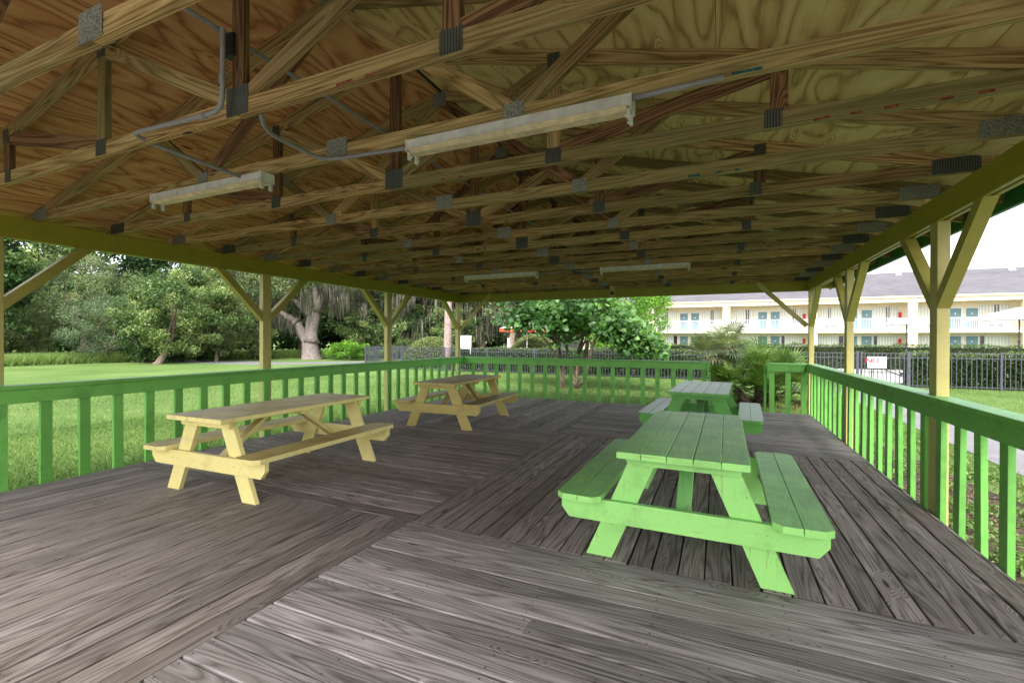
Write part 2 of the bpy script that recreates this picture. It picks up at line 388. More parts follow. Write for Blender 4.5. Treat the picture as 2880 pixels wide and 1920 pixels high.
# deck ------------------------------------------------------------------------------------
def deck():
    xs, x0, x1 = -2.12, -5.82, 1.55
    ys = [-1.15, 2.875, 6.44, 10.06]
    pitch, wd, th = .1475, .1415, .036
    mb = MB()
    def planks(xa, xb, ya, yb, along):
        mi = 1 if (ya > 2.8 and ya < 6.) or (ya < 2 and xa < -5) else 0  # near-left block darkened in colour to offset bright light from the open sides
        L = (xb-xa) if along == 'y' else (yb-ya)
        n = int(round(L/pitch)); p = L/n
        for i in range(n):
            z = -th/2 + random.uniform(-.0022, .0022); c = (i+.5)*p; wv_ = p-random.uniform(.008, .014)
            g = .003
            if along == 'y':
                x = xa+c; a, b = (x+random.uniform(-.001, .001), ya+g, z), (x, yb-g, z)
            else:
                y = ya+c; a, b = (xa+g, y, z), (xb-g, y+random.uniform(-.001, .001), z)
            # a few boards are butted from two lengths
            cuts = [0, 1] if random.random() < .6 else [0, random.choice((.35, .5, .66)), 1]
            A, B = Vector(a), Vector(b); dn = (B-A).normalized()
            for q in range(len(cuts)-1):
                P, Q = A.lerp(B, cuts[q]) + dn*(.0015 if q else 0), A.lerp(B, cuts[q+1])
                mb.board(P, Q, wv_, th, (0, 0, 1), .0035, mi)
                # nail heads in pairs at the joists
                Ln = (Q-P).length; m_ = max(2, int(Ln/.61)+1)
                for k in range(m_):
                    t_ = (.03 + (Ln-.06)*k/(m_-1))
                    for sgn in (-1, 1):
                        N = P + dn*(t_+random.uniform(-.006, .006)); sd_ = dn.cross(Vector((0, 0, 1)))
                        N = N + sd_*sgn*(.042+random.uniform(-.006, .006)); r_ = .0052; zz = z+th/2+.0006
                        if N.length > 7: continue
                        base = len(mb.v)
                        for e in range(6):
                            aa = e*math.pi/3; mb.v.append(Vector((N.x+r_*math.cos(aa), N.y+r_*math.sin(aa), zz)))
                        mb.face([base+e for e in range(6)], [(0, 0)]*6, (0, 0), 2)
    planks(x0, xs, ys[0], ys[1], 'y'); planks(xs, x1, ys[0], ys[1], 'x')
    planks(x0, xs, ys[1], ys[2], 'x'); planks(xs, x1, ys[1], ys[2], 'y')
    planks(x0, xs, ys[2], ys[3], 'y'); planks(xs, x1, ys[2], ys[3], 'x')
    # joists and rim below the boards
    y = ys[0]+.1
    while y < ys[3]: mb.box(x0+.05, x1-.05, y-.02, y+.02, -.2, -th-.004, 3); y += .61
    mb.box(x0+.004, x0+.045, ys[0], ys[3], -.22, -th-.006, 3); mb.box(x1-.045, x1-.004, ys[0], ys[3], -.22, -th-.006, 3)
    mb.box(x0+.05, x1-.05, ys[3]-.045, ys[3]-.006, -.22, -th-.006, 3)
    for xx in (x0-.024, x1+.002): 
        y = ys[0]
        while y < ys[3]-.1: e = min(y+random.uniform(2.4, 3.6), ys[3]); mb.box(xx, xx+.022, y+.002, e-.002, -.16, -.004+random.uniform(-.004, .003), 0, rnd=(.99, .1)); y = e
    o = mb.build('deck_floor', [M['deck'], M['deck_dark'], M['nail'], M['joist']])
    tag(o, kind='structure'); return o
deck()

# pavilion ----------------------------------------------------------------------------------
pav = empty('picnic_pavilion', (XC, (YN+YF)/2, GZ))
PO = Vector(pav.location)
def pbuild(mb, name, mat, parent=None, smooth=False):
    """build in world coordinates, then parent to the pavilion (or one of its parts)"""
    o = mb.build(name, mat, None, smooth)
    o.parent = parent or pav
    o.matrix_parent_inverse = Matrix.Translation(-PO)
    return o
tag(pav, 'open wooden picnic pavilion with yellow posts, green railings and exposed roof trusses', 'pavilion')
def wkid(mb, name, mat, parent):
    o = mb.build(name, mat); o.parent = parent; return o     # parent part already sits at world coordinates

post_y = [10.495, 7.675, 4.84, 1.963, -.93]
BR = .70
for side, xf in ((-1, XL), (1, XR)):
    xo = xf + side*.09
    xa, xb = (xo, xf) if side < 0 else (xf, xo)
    for k, y in enumerate(post_y):
        y0, y1 = y-.07, y+.07
        pbuild(MB().box(xa+.004, xb-.004 if side < 0 else xb-.004, y0, y1, GZ, ZB-.001, c=.003), 'post', M['yellow'])
        xm = (xa+xb)/2
        for s_ in (-1, 1):
            if (k == 0 and s_ > 0) or (k == 4 and s_ < 0): continue
            ye = y+s_*.07
            # 45 degree brace, cut flat against beam and post
            d = .09*math.sqrt(2)
            pts = [(ye, ZB-.002-BR), (ye+s_*BR, ZB-.002), (ye+s_*(BR-d), ZB-.002), (ye, ZB-.002-BR+d)]
            th = .042
            xx0 = xm-th if side < 0 else xm-th
            pbuild(MB().prism(pts, 'x', xx0, xm+th), 'brace', M['brace'])
# side beams: two boards with a gap, seam at posts
for side, xf in ((-1, XL), (1, XR)):
    xin = (xf-.038, xf) if side < 0 else (xf, xf+.038)
    xout = (xf-.094, xf-.056) if side < 0 else (xf+.056, xf+.094)
    cuts = [YN, post_y[3], post_y[1]+.1, YF+.1]
    for lo, hi in zip(cuts, cuts[1:]):
        mb = MB(); mb.box(xin[0], xin[1], lo+.001, hi-.001, ZB, ZT-.002, c=.003)
        pbuild(mb, 'beam', M['olive'])
    mb = MB(); mb.box(xout[0], xout[1], YN, YF+.1, ZB, ZT-.002, c=.003); pbuild(mb, 'beam', M['olive'])
# far and near cross beams (single boards between the side beams plus a piece carrying on past the corner)
for y, s_ in ((YF, 1), (YN, -1)):
    ya, yb = (y, y+.038) if s_ > 0 else (y-.038, y)
    pbuild(MB().box(XL+.002, XC+.1, ya, yb, ZB, ZT-.004, c=.003), 'beam', M['olive'])
    pbuild(MB().box(XC+.102, XR-.002, ya, yb, ZB, ZT-.004, c=.003), 'beam', M['olive'])
    for sx, xf in ((-1, XL), (1, XR)):
        a, b = (xf-.50, xf-.1) if sx < 0 else (xf+.1, xf+.50)
        pbuild(MB().box(a, b, ya+.01, yb+.01, ZB+.04, ZT-.02, c=.003), 'beam', M['olive'])
# corner braces laid flat on the inside of the far beam
for sx, xf in ((-1, XL), (1, XR)):
    a = Vector((xf-sx*.02, YF-.022, 1.66)); b = Vector((xf-sx*.88, YF-.022, ZT-.01))
    pbuild(MB().board(a, b, .085, .038, (0, 1, 0), .002), 'brace', M['yellow'])
    a = Vector((xf-sx*.02, YN+.022, 1.66)); b = Vector((xf-sx*.88, YN+.022, ZT-.01))
    pbuild(MB().board(a, b, .085, .038, (0, 1, 0), .002), 'brace', M['yellow'])

# roof trusses ------------------------------------------------------------------------------
SL = .25; HS = XC-XL; ZC = ZT+.0445; OV = .42
def topz(x): return ZC + SL*(HS-abs(x-XC)) + .012          # centre line of top chord
ty = [1.0+.638*k for k in range(-3, 16)]; ty[-1] = YF+.02; ty[-2] -= .01
ca = math.atan(SL)
nweb = nplate = 0; far_plates = {0: MB(), 1: MB()}; far_webs = MB()
order = sorted(range(len(ty)), key=lambda i: (ty[i] < .6, ty[i]))
for i in order:
    y = ty[i]; fink = ((i-3) % 2 == 0)
    j = random.uniform(-.004, .004)
    mb = MB()
    # bottom chord in two lengths, spliced at the middle
    split = XC + (.05 if fink else 0)
    mb.board((XL-.09, y, ZC), (split, y, ZC), .038, .089, c=.0015)
    mb.board((split+.002, y, ZC+j*.3), (XR+.09, y, ZC+j*.3), .038, .089, c=.0015)
    for s_ in (-1, 1):
        xe = XC+s_*(HS+OV)
        za = ZC - SL*OV + .012
        mb.board((xe, y, za), (XC+s_*.001, y, topz(XC)), .0425, .089, c=.0015, cut1=-SL, cut0=0)
    marks = {4: [(-1.62, .10, 1), (-1.45, .05, 1)], 5: [(-.04, .05, 2), (.05, .12, 2)], 6: [(.46, .07, 1), (.62, .05, 1), (.76, .06, 1), (.98, .05, 1), (1.12, .06, 1), (-1.87, .03, 1), (-1.72, .03, 1)],
             7: [(-.2, .08, 2), (-.02, .04, 2), (.1, .03, 2)], 8: [(-2.15, .05, 1), (-1.95, .05, 1)], 10: [(-1.8, .05, 1)]}.get(i, [])
    for mx_, ml_, mm_ in marks: mb.board((mx_, y-.0193, ZC-.036+random.uniform(-.003, .003)), (mx_+ml_, y-.0193, ZC-.034+random.uniform(-.004, .004)), .0008, .014, (0, 0, 1), 0, mm_)
    tr = pbuild(mb, 'truss', [M['truss'], M['mark_red'], M['mark_teal']])
    webs = []
    P = HS/3
    if fink:
        for s_ in (-1, 1):
            xb_ = XC+s_*P
            webs.append(((xb_-s_*.03, ZC+.03), (XC+s_*.03, topz(XC)-.07), M['truss_brown'] if (i+s_) % 3 else M['truss'], .034))
            webs.append(((xb_+s_*.03, ZC+.03), (XC+s_*HS*.5, topz(XC+s_*HS*.5)-.03), M['truss_brown'] if (i+s_) % 2 else M['truss'], .034))
    else:
        webs.append(((XC, ZC+.0455), (XC, topz(XC)-.03), M['truss_brown'], .0375))
        for s_ in (-1, 1):
            for q in (1, 2):
                x = XC+s_*P*q; webs.append(((x, ZC+.0455), (x, topz(x)-.04), M['truss_brown'] if (i+q+s_) % 4 else M['truss'], .0375))
                xi = XC+s_*(P*(q-1)+.05)
                webs.append(((xi, ZC+.05), (x-s_*.04, topz(x)-.05), M['truss'] if (i+q) % 2 else M['truss_brown'], .034))
    for (a, b, mat, th) in webs:
        A, B = Vector((a[0], y, a[1])), Vector((b[0], y, b[1]))
        if nweb < 98:
            w_ = MB().board(A, B, th, .086, (B-A).cross(Vector((0, 1, 0))), .0015).build('web', mat); w_.parent = tr; nweb += 1
        else: far_webs.board(A, B, th, .086, (B-A).cross(Vector((0, 1, 0))), .0015)
    pl = []
    if fink:
        pl.append((XC+.05, ZC+.004, .17, .125)); 
        for s_ in (-1, 1): pl += [(XC+s_*P, ZC+.03, .115, .10), (XC+s_*HS*.5, topz(XC+s_*HS*.5)-.02, .10, .08)]
        pl.append((XC, topz(XC)-.04, .14, .12))
    else:
        pl.append((XC, ZC+.012, .165, .15)); pl.append((XC, topz(XC)-.04, .15, .12))
        for s_ in (-1, 1):
            for q in (1, 2): x = XC+s_*P*q; pl += [(x-s_*.03*(q == 2), ZC+.018, .085 if q == 2 else .11, .10), (x, topz(x)-.03, .085, .10)]
    for s_ in (-1, 1): pl.append((XC+s_*(HS-.10), ZC+.028, .26, .105))
    for (x, z, a, b) in pl:
        if abs(z-ZC) < .06: z = ZC-.043+b/2
        k = 1 if fink else 0
        if ty[i] > .6 and nplate < 98:
            p_ = MB().box(x-a/2, x+a/2, y-.0235, y-.0216, z-b/2, z+b/2).box(x-a/2, x+a/2, y+.0216, y+.0235, z-b/2, z+b/2).build('connector_plate', M['plate_fine'] if k else M['plate']); p_.parent = tr; nplate += 1
        else: far_plates[k].box(x-a/2, x+a/2, y-.0235, y-.0216, z-b/2, z+b/2).box(x-a/2, x+a/2, y+.0216, y+.0235, z-b/2, z+b/2)
tag(pbuild(far_webs, 'web', M['truss_brown']), kind='stuff')
for k in (0, 1): tag(pbuild(far_plates[k], 'connector_plate', M['plate_fine'] if k else M['plate']), kind='stuff')

# plywood sheathing, shingles, fascia, gables
yA, yB = ty[0]-.35, YF+.45
for s_ in (-1, 1):
    mb = MB(); L = (HS+OV)/math.cos(ca); up = Vector((s_*math.sin(ca), 0, math.cos(ca)))
    def onroof(dist, y, off): # dist down the slope from the ridge
        x = XC + s_*dist*math.cos(ca); z = topz(XC) - dist*math.sin(ca)
        return Vector((x, y, z)) + up*(.0445+.001+off)
    rows = [.006, 1.12, 2.34, 3.56, L+.02]
    for r_ in range(4):
        y = yA - (1.22 if r_ % 2 else 0)
        while y < yB:
            ya, yb = max(y, yA), min(y+2.44, yB)
            if yb-ya > .05:
                a = onroof((rows[r_]+rows[r_+1])/2, ya+.002, .006); b = onroof((rows[r_]+rows[r_+1])/2, yb-.002, .006)
                mb.board(a, b, rows[r_+1]-rows[r_]-.004, .012, up)
            y += 2.44
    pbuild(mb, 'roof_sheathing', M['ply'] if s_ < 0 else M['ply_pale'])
    mb = MB(); a = onroof((L+.04)/2, yA, .022); b = onroof((L+.04)/2, yB, .022); mb.board(a, b, L+.04, .014, up)
    pbuild(mb, 'shingle_roof', plain('roof_shingle_%s' % ('left' if s_ < 0 else 'right'), (.07, .065, .07), .9, scale=20))
    xe = XC+s_*(HS+OV+.022)
    pbuild(MB().box(xe-.019, xe+.019, yA, yB, 2.395, 2.56, c=.002), 'fascia', M['dkgreen'])
t111 = plain('gable_siding_green', (.03, .20, .06), .7)
for y in (YF+.10,):
    pts = [(XL-OV, ZC-SL*OV+.05), (XR+OV, ZC-SL*OV+.05), (XC, topz(XC)+.03)]
    pts = [(XL-.05, ZT+.01), (XR+.05, ZT+.01), (XR+.05, ZT+.06), (XC, topz(XC)+.03), (XL-.05, ZT+.06)]
    pbuild(MB().prism(pts, 'y', y, y+.012), 'gable_panel', t111)

zr_ = topz(XC)+.0445
mb = MB()
for s_ in (-1, 1): mb.board((XC+s_*.10, yA, zr_+.045-.025), (XC+s_*.10, yB, zr_+.045-.025), .22, .012, (s_*math.sin(ca), 0, math.cos(ca)))
mb.box(XC-.03, XC+.03, yA, yB, zr_+.02, zr_+.05)
pbuild(mb, 'ridge_cap', M['joist'])
# railings ----------------------------------------------------------------------------------
RZ = .935
def baluster_mesh(lean=0): return MB().box(-.0445, .0445, -.019, .019, -.20, RZ-.042, c=.002)
def railing(p0, p1, inn, spots, vary=None):
    """p0-p1: inner face line; inn: inward normal"""
    p0, p1, inn = Vector(p0), Vector(p1), Vector(inn); d = (p1-p0).normalized(); mb = MB()
    L = (p1-p0).length
    def seg(a, b, off, z, wd, th, c=.003):
        A = p0+d*a-inn*off; B = p0+d*b-inn*off
        mb.board((A.x, A.y, z), (B.x, B.y, z), wd, th, (0, 0, 1), c)
    n = max(1, round(L/3.6))
    cuts = [0]+[L*(k+random.uniform(-.06, .06))/n for k in range(1, n)]+[L]
    for a, b in zip(cuts, cuts[1:]): seg(a+.001, b-.001, .063, RZ-.019, .155, .038)
    cuts = [0]+[L*(k+random.uniform(-.15, .15))/n for k in range(1, n)]+[L]
    for a, b in zip(cuts, cuts[1:]): seg(a+.001, b-.001, .019, RZ-.039-.064, .036, .127)
    r_ = pbuild(mb, 'railing', M['green'])
    bm_ = None
    rz = math.atan2(d.y, d.x)
    for k, t_ in enumerate(spots):
        P = p0 + d*t_ - inn*(.038+.0195)
        if bm_ is None:
            o = baluster_mesh().build('baluster', M['green']); bm_ = o.data
        else:
            o = bpy.data.objects.new('baluster', bm_); sc.collection.objects.link(o)
        jt = random.uniform(-.009, .009)
        o.location = (P.x+jt*abs(d.x), P.y+jt*abs(d.y), random.uniform(-.004, .004)); tl = random.uniform(-.007, .007)
        o.rotation_euler = (tl*d.y+random.uniform(-.002, .002), tl*d.x, rz+random.uniform(-.035, .035)); o.parent = r_
    return r_
xr_l, xr_r, yr = -5.93, 1.555, 10.25
railing((xr_l, -1.0, 0), (xr_l, yr, 0), (1, 0, 0), [1.0+y for y in np.arange(-.80+.015, yr-.05, .3025)])
railing((xr_r, yr, 0), (xr_r, -1.0, 0), (-1, 0, 0), [yr-y for y in np.arange(yr-.06, -.95, -.305)])
railing((-.20, yr, 0), (xr_l+.001, yr, 0), (0, -1, 0), [-.20-x for x in [-.25]+list(np.arange(-.53, xr_l+.1, -.3215))])
railing((xr_r-.001, yr, 0), (.92, yr, 0), (0, -1, 0), [xr_r-x for x in (.97, 1.24, 1.50)])
# sloping grab rails of the steps at the opening in the far railing
for x in (-.16, .88):
    mb = MB(); s_ = 1 if x < 0 else -1
    mb.board((x, yr+.0, RZ-.05), (x, yr+.42, RZ-.19), .038, .09, (0, 0, 1), .003)
    mb.box(x-.02, x+.02, yr+.38, yr+.47, GZ, RZ-.25, c=.002)
    mb.prism([(yr-.02, RZ-.02), (yr+.14, RZ-.06), (yr+.14, RZ-.2), (yr+.04, RZ-.3), (yr-.02, RZ-.3)], 'x', x-.022*s_-.019, x-.022*s_+.019)
    pbuild(mb, 'step_rail', M['green'])
# steps outside the opening
mb = MB()
for k in range(2): mb.box(-.14, .86, 10.10+.29*k, 10.37+.29*k, -.12-.13*k-.036, -.12-.13*k, 0)
pbuild(mb, 'step', M['deck'])
# electric outlet on the far beam
mb = MB().box(-2.27, -2.15, YF-.012, YF-.001, ZB+.01, ZT+.09); ob = pbuild(mb, 'outlet_board', M['yellow'])
mb = MB().box(-2.245, -2.175, YF-.045, YF-.013, 2.40, 2.475)
o = mb.build('outlet_box', M['black']); o.parent = ob

# light fittings ------------------------------------------------------------------------------
def fixture(x0, x1, y, zt, label, lit=0):
    root = empty('strip_light', ((x0+x1)/2, y, zt)); L = (x1-x0)/2
    tag(root, label, 'strip light', 'fluorescent strip lights under the trusses')
    MB().prism([(-.052, -.054), (.052, -.054), (.052, 0), (-.052, 0)], 'x', -L, L).build('housing', M['enamel'], root)
    MB().prism([(-.058, -.0545), (-.030, -.072), (.030, -.072), (.058, -.0545)], 'x', -L+.02, L-.02).build('cover', M['cream'], root)
    for s_ in (-1, 1):
        ep = MB().box(s_*L-.004, s_*L+.004, -.055, .055, -.066, .002).build('end_plate', M['enamel'], root)
        for yy in (-.035, .035):
            mb = MB().box(s_*(L-.012)-.008, s_*(L-.012)+.008, yy-.012, yy+.012, -.112, -.067, c=.003)
            mb.box(s_*(L-.025)-.005, s_*(L-.025)+.005, yy-.006, yy+.006, -.102, -.092)
            h = mb.build('lamp_holder', M['enamel']); h.parent = ep
    for s_ in (-.45, .45):
        MB().tube([(s_*L, -.0525, -.035), (s_*L, -.0545, -.035)], .012, 12).build('knockout', M['enamel'], root)
    return root
fixture(-1.67, -.38, 2.262, ZT-.002, 'large near white strip light with yellowed cover, right of the roof centre')
fixture(-4.19, -2.90, 2.262, ZT-.002, 'near white strip light left of the roof centre with grey pipe running into it')
fixture(-4.25, -2.84, 7.42, ZT-.002, 'small far strip light left of centre, nearer the spot above the yellow beam corner')
fixture(-1.74, -.39, 7.42, ZT-.002, 'small far strip light right of centre above the far green table')

def smooth_path(pts, it=2):
    pts = [Vector(p) for p in pts]
    for _ in range(it):
        q = [pts[0]]
        for a, b in zip(pts, pts[1:]): q += [a.lerp(b, .25), a.lerp(b, .75)]
        q.append(pts[-1]); pts = q
    return pts
def conduit(pts, label, r=.0125, it=3, couplings=()):
    root = MB().tube(smooth_path(pts, it), r, 10).build('conduit', M['pvc'], smooth=True)
    tag(root, label, 'pipe', 'grey electrical conduits under the roof')
    for a, b in couplings:
        MB().tube([a, b], r*1.28, 12).build('coupling', M['pvc'], root)
    return root
conduit([(-2.33, 1.56, 2.97), (-2.33, 1.56, 2.80), (-2.33, 1.56, 2.60), (-2.37, 1.56, 2.555), (-2.46, 1.56, 2.553), (-2.8, 1.56, 2.565), (-3.05, 1.56, 2.575), (-3.13, 1.565, 2.575), (-3.135, 1.62, 2.56), (-3.13, 1.75, 2.55), (-3.12, 2.0, 2.54), (-3.115, 2.22, 2.53)],
        'grey pipe bending down beside the nearest brown post and back to the left strip light', couplings=(((-2.52, 1.56, 2.554), (-2.47, 1.56, 2.553)), ((-2.333, 1.56, 2.69), (-2.333, 1.56, 2.73))))
conduit([(-2.20, 1.66, 2.60), (-2.22, 1.70, 2.545), (-2.31, 1.80, 2.535), (-2.33, 1.95, 2.535), (-2.33, 2.10, 2.53), (-2.30, 2.20, 2.523), (-2.18, 2.222, 2.52), (-2.0, 2.225, 2.515), (-1.675, 2.235, 2.505)],
        'grey pipe curving under the truss into the large near strip light')
conduit([(-2.37, -.9, 2.97), (-2.37, 1.5, 2.98), (-2.37, 5.0, 2.98), (-2.37, 9.5, 2.98)], 'long straight grey pipe running through the trusses beside the middle uprights', it=0)
conduit([(-.375, 2.225, 2.52), (-.1, 2.225, 2.528), (.02, 2.225, 2.53)], 'grey pipe leaving the right end of the large strip light', it=0)
conduit([(-2.84, 7.385, 2.50), (-2.4, 7.38, 2.50), (-2.28, 7.38, 2.54), (-2.25, 7.38, 2.62), (-2.20, 7.38, 2.54), (-2.1, 7.38, 2.50), (-1.74, 7.385, 2.50)], 'thin far pipe looping between the two small strip lights', r=.008)
jb = MB().box(-2.385, -2.315, 1.60, 1.68, 2.86, 2.975, c=.004).build('junction_box', M['black'])
tag(jb, 'black junction box on the nearest brown truss upright', 'junction box')

# picnic tables --------------------------------------------------------------------------------
def picnic_table(loc, rz, mat, label, L=.90, W=.36, T=.71, F=.76, fo=.58, bh=.41, bo=.745):
    root = empty('picnic_table', loc, rz); tag(root, label, 'picnic table', 'picnic tables on the deck')
    th = .038
    mb = MB(); nb = 5; bw = 2*W/nb
    for k in range(nb):
        x = -W+bw*(k+.5); e = random.uniform(-.004, .004)
        mb.board((x, -L+e, T-th/2+random.uniform(-.0015, .0015)), (x, L+e, T-th/2), bw-random.uniform(.003, .006), th, (0, 0, 1), .003)
    mb.build('tabletop', mat, root)
    for s_ in (-1, 1):
        y = s_*F
        # cleat under the top, outside of the legs
        zt = T-th-.001
        MB().prism([(-W+.03, zt), (-W+.05, zt-.058), (W-.05, zt-.058), (W-.03, zt)], 'y', min(y, y+s_*th), max(y, y+s_*th)).build('cleat', mat, root)
        a, b = y-s_*.001, y-s_*(th+.001)
        for q in (-1, 1):
            MB().prism([(q*(fo-.163), 0), (q*fo, 0), (q*.293, zt), (q*.130, zt)], 'y', min(a, b), max(a, b), flip=True).build('leg', mat, root)
        zc = bh-th-.001
        cb = MB().prism([(-bo+.01, zc), (-bo+.01, zc-.075), (-bo+.06, zc-.137), (bo-.06, zc-.137), (bo-.01, zc-.075), (bo-.01, zc)], 'y', min(y, y+s_*th), max(y, y+s_*th)).build('crossbar', mat, root)
        bm_ = MB()
        for q in (-1, 1):
            for e in (-.03, .045):
                x = q*(.40+e); yy = y+s_*th; bm_.tube([(x, yy, zc-.07), (x, yy+s_*.006, zc-.07)], .009, 8)
        bt = bm_.build('bolt', mat); bt.parent = cb
        # diagonal brace from crossbar up to the middle of the top
        A = Vector((0, s_*(F-.06), zc-.11)); B = Vector((0, s_*.16, T-th-.02))
        MB().board(A, B, .089, th, Vector((0, s_*.6, .6)), .002).build('brace', mat, root)
    MB().box(-W+.04, W-.04, -.045, .045, T-th-.039, T-th-.001).build('cleat', mat, root)
    for q in (-1, 1):
        mb = MB()
        Lb = L-.01
        for k in (0, 1):
            xa = q*(bo-.142*k-.0); xb = q*(bo-.142*k-.1375)
            lo, hi = min(xa, xb), max(xa, xb); out_hi = (q > 0)
            ch = .045
            outer = (k == 0)
            cl = ch if (outer and not out_hi) or ((not outer) and out_hi) else 0
            cr = ch if (outer and out_hi) or ((not outer) and (not out_hi)) else 0
            pts = []
            pts += [(lo, -Lb+cl)] if not cl else [(lo, -Lb+cl), (lo+cl, -Lb)]
            pts += [(hi, -Lb)] if not cr else [(hi-cr, -Lb), (hi, -Lb+cr)]
            pts += [(hi, Lb)] if not cr else [(hi, Lb-cr), (hi-cr, Lb)]
            pts += [(lo, Lb)] if not cl else [(lo+cl, Lb), (lo, Lb-cl)]
            if not cl: pts[0] = (lo, -Lb)
            mb.prism(pts, 'z', bh-th, bh+random.uniform(-.002, .002), flip=True)
        mb.build('bench', mat, root)
    return root
picnic_table((-.181, 3.672, 0), -.015, M['tab_lime'], 'light green picnic table nearest the camera on the right')
picnic_table((-.193, 7.166, 0), -.05, M['tab_green'], 'darker green picnic table behind the light green one, in front of the railing gap')
picnic_table((-4.088, 3.364, 0), .02, M['tab_yellow'], 'pale yellow picnic table with brown worn top, nearest on the left')
picnic_table((-3.995, 6.816, 0), .044, M['tab_yellow_worn'], 'duller yellow picnic table with grey weathered top, farther back by the corner')

# ------------------------------------------------------------------ GROUND
t = NT('lawn_grass'); p = t.obj()
n1 = t.noise(p, .35, 4); n2 = t.noise(p, 9, 5, .7); n3 = t.noise(p, 60, 3, .7)
f = t.math('ADD', t.math('MULTIPLY', n1, .35), t.math('ADD', t.math('MULTIPLY', n2, .3), t.math('MULTIPLY', n3, .35)))
c = t.ramp(f, ((.30, (.045, .075, .018)), (.48, (.10, .17, .045)), (.62, (.155, .22, .07)), (.75, (.22, .22, .11))))
t.bump(n3, .6, .03); M['lawn'] = t.set(c, .9, .1)
g = MB().box(-300, 300, -150, 400, GZ-.4, GZ).build('ground', M['lawn']); tag(g, kind='structure')
pv = MB().box(-14, 9, -40, -1.5, GZ-.1, GZ+.01).build('bounce_paving', plain('pale_bounce_paving', (.24, .23, .215), .85, noise=.06)); tag(pv, kind='structure')  # added unseen paving behind the camera, bounces light onto ceiling and table fronts
M['concrete'] = plain('path_concrete', (.19, .185, .195), .85, noise=.1, scale=3, bump=.1)
M['pooldeck'] = plain('pool_concrete', (.45, .43, .41), .8, noise=.06, scale=2)
M['asphalt'] = plain('drive_asphalt', (.17, .17, .175), .9, noise=.1)
mb = MB()
for k in range(11):
    y = -4+2.1*k; mb.box(3.42, 4.95, y+.006, y+2.09, GZ-.05, GZ+.012)
mb.box(4.0, 6.4, 19.12, 20.5, GZ-.05, GZ+.014)
tag(mb.build('path', M['concrete']), kind='structure')
mb = MB(); mb.prism([(-19, 22.4), (32, 22.4), (32, 33.2), (-19, 33.2)], 'z', GZ-.1, GZ+.008); mb.prism([(4.3, 20.55), (6.2, 20.55), (6.2, 22.38), (4.3, 22.38)], 'z', GZ-.1, GZ+.010)
tag(mb.build('pool_deck', M['pooldeck']), kind='structure')
mb = MB(); mb.prism([(-60, 15.2), (-26, 20.1), (-22.5, 24.3), (-21, 26.0), (-19, 26.5), (-19, 29), (-22, 29), (-27, 23.2), (-60, 18.2)], 'z', GZ-.1, GZ+.006)
tag(mb.build('road', M['asphalt']), kind='structure')
mb = MB(); mb.prism([(-22, 45), (60, 45), (60, 56), (-22, 56)], 'z', GZ-.1, GZ+.006); tag(mb.build('car_park', M['asphalt']), kind='structure')
# bare soil beside the deck on the right
t = NT('bare_soil'); n2 = t.noise(t.obj(), 14, 6, .75)
t.bump(n2, .8, .04); M['soil'] = t.set(t.ramp(n2, ((.35, (.03, .022, .015)), (.55, (.09, .07, .05)), (.68, (.22, .19, .16)))), .95, .1)
mb = MB(); mb.prism([(1.6, -4), (3.05, -4), (3.2, 0), (2.9, 3), (3.15, 5), (2.7, 7), (2.4, 9), (1.7, 9.5)], 'z', GZ-.1, GZ+.005)
tag(mb.build('soil_strip', M['soil']), kind='structure')

# grass blades --------------------------------------------------------------------------------
M['blade'] = leafmat('grass_blade', ((.0, (.05, .10, .02)), (.5, (.115, .20, .045)), (.85, (.20, .28, .085)), (1., (.32, .29, .15))), .6, .3)
def blades(name, P, h, wdt, mat, lean=.35, parent=None):
    n = len(P); a = rng.uniform(0, 2*np.pi, n); s = np.stack([np.cos(a), np.sin(a), np.zeros(n)], 1)
    hh = (h*rng.uniform(.5, 1.3, n))[:, None]; ww = (wdt*rng.uniform(.6, 1.3, n))[:, None]
    tip = P + np.stack([rng.normal(0, lean, n), rng.normal(0, lean, n), np.ones(n)], 1)*hh
    V = np.stack([P-s*ww*.5, P+s*ww*.5, tip], 1)
    rn = np.stack([rng.uniform(0, 1, n), np.clip(.5+.25*np.sin(P[:, 0]*1.3+2*np.sin(P[:, 1]*.7))+rng.normal(0, .12, n), 0, 1)], 1)
    return quadmesh(name, V, rn, mat, parent, 3)
def scatter(n, x0, x1, y0, y1, z=GZ): return np.stack([rng.uniform(x0, x1, n), rng.uniform(y0, y1, n), np.full(n, z)], 1)
P = np.concatenate([scatter(90000, -11, -5.9, 0, 10), scatter(60000, -20, -11, 0, 16), scatter(50000, -11, 2.5, 10.3, 16), scatter(40000, -12, 3.3, 16, 20.2),
                    scatter(26000, 5.0, 12, 10, 20.3), scatter(9000, 2.95, 3.4, 1, 19), scatter(9000, 1.9, 3.3, 9.2, 19)])
P = P[(rng.uniform(0, 1, len(P)) < 1)]
o = blades('lawn_grass', P, .05, .009, M['blade'], .5); tag(o, 'short mown green grass of the lawn round the pavilion', 'grass', kind='stuff')
C = np.stack([rng.uniform(1.75, 3.3, 90), rng.uniform(-1, 9.5, 90)], 1); idx = rng.integers(0, 90, 9000)
P = np.concatenate([C[idx]+rng.normal(0, .09, (9000, 2)), np.full((9000, 1), GZ)], 1)
V = leafquads(P+np.array([0, 0, .03])+np.abs(rng.normal(0, .02, (9000, 1)))*np.array([0, 0, 1]), .035, .6)
o = quadmesh('weeds', V, rng.uniform(0, 1, (9000, 2)), M['blade']); tag(o, 'low weeds sprouting from the bare soil beside the right railing', 'weeds', kind='stuff')
n = 5000; P = np.concatenate([scatter(n//2, 1.7, 3.2, -1, 9, GZ+.012), scatter(n//2, -6.5, -3, 13.5, 17, GZ+.03)])
P[n//2:, :2] = np.array([-4.5, 15.2])+rng.normal(0, .9, (n//2, 2)); P = P[:n//2+450]
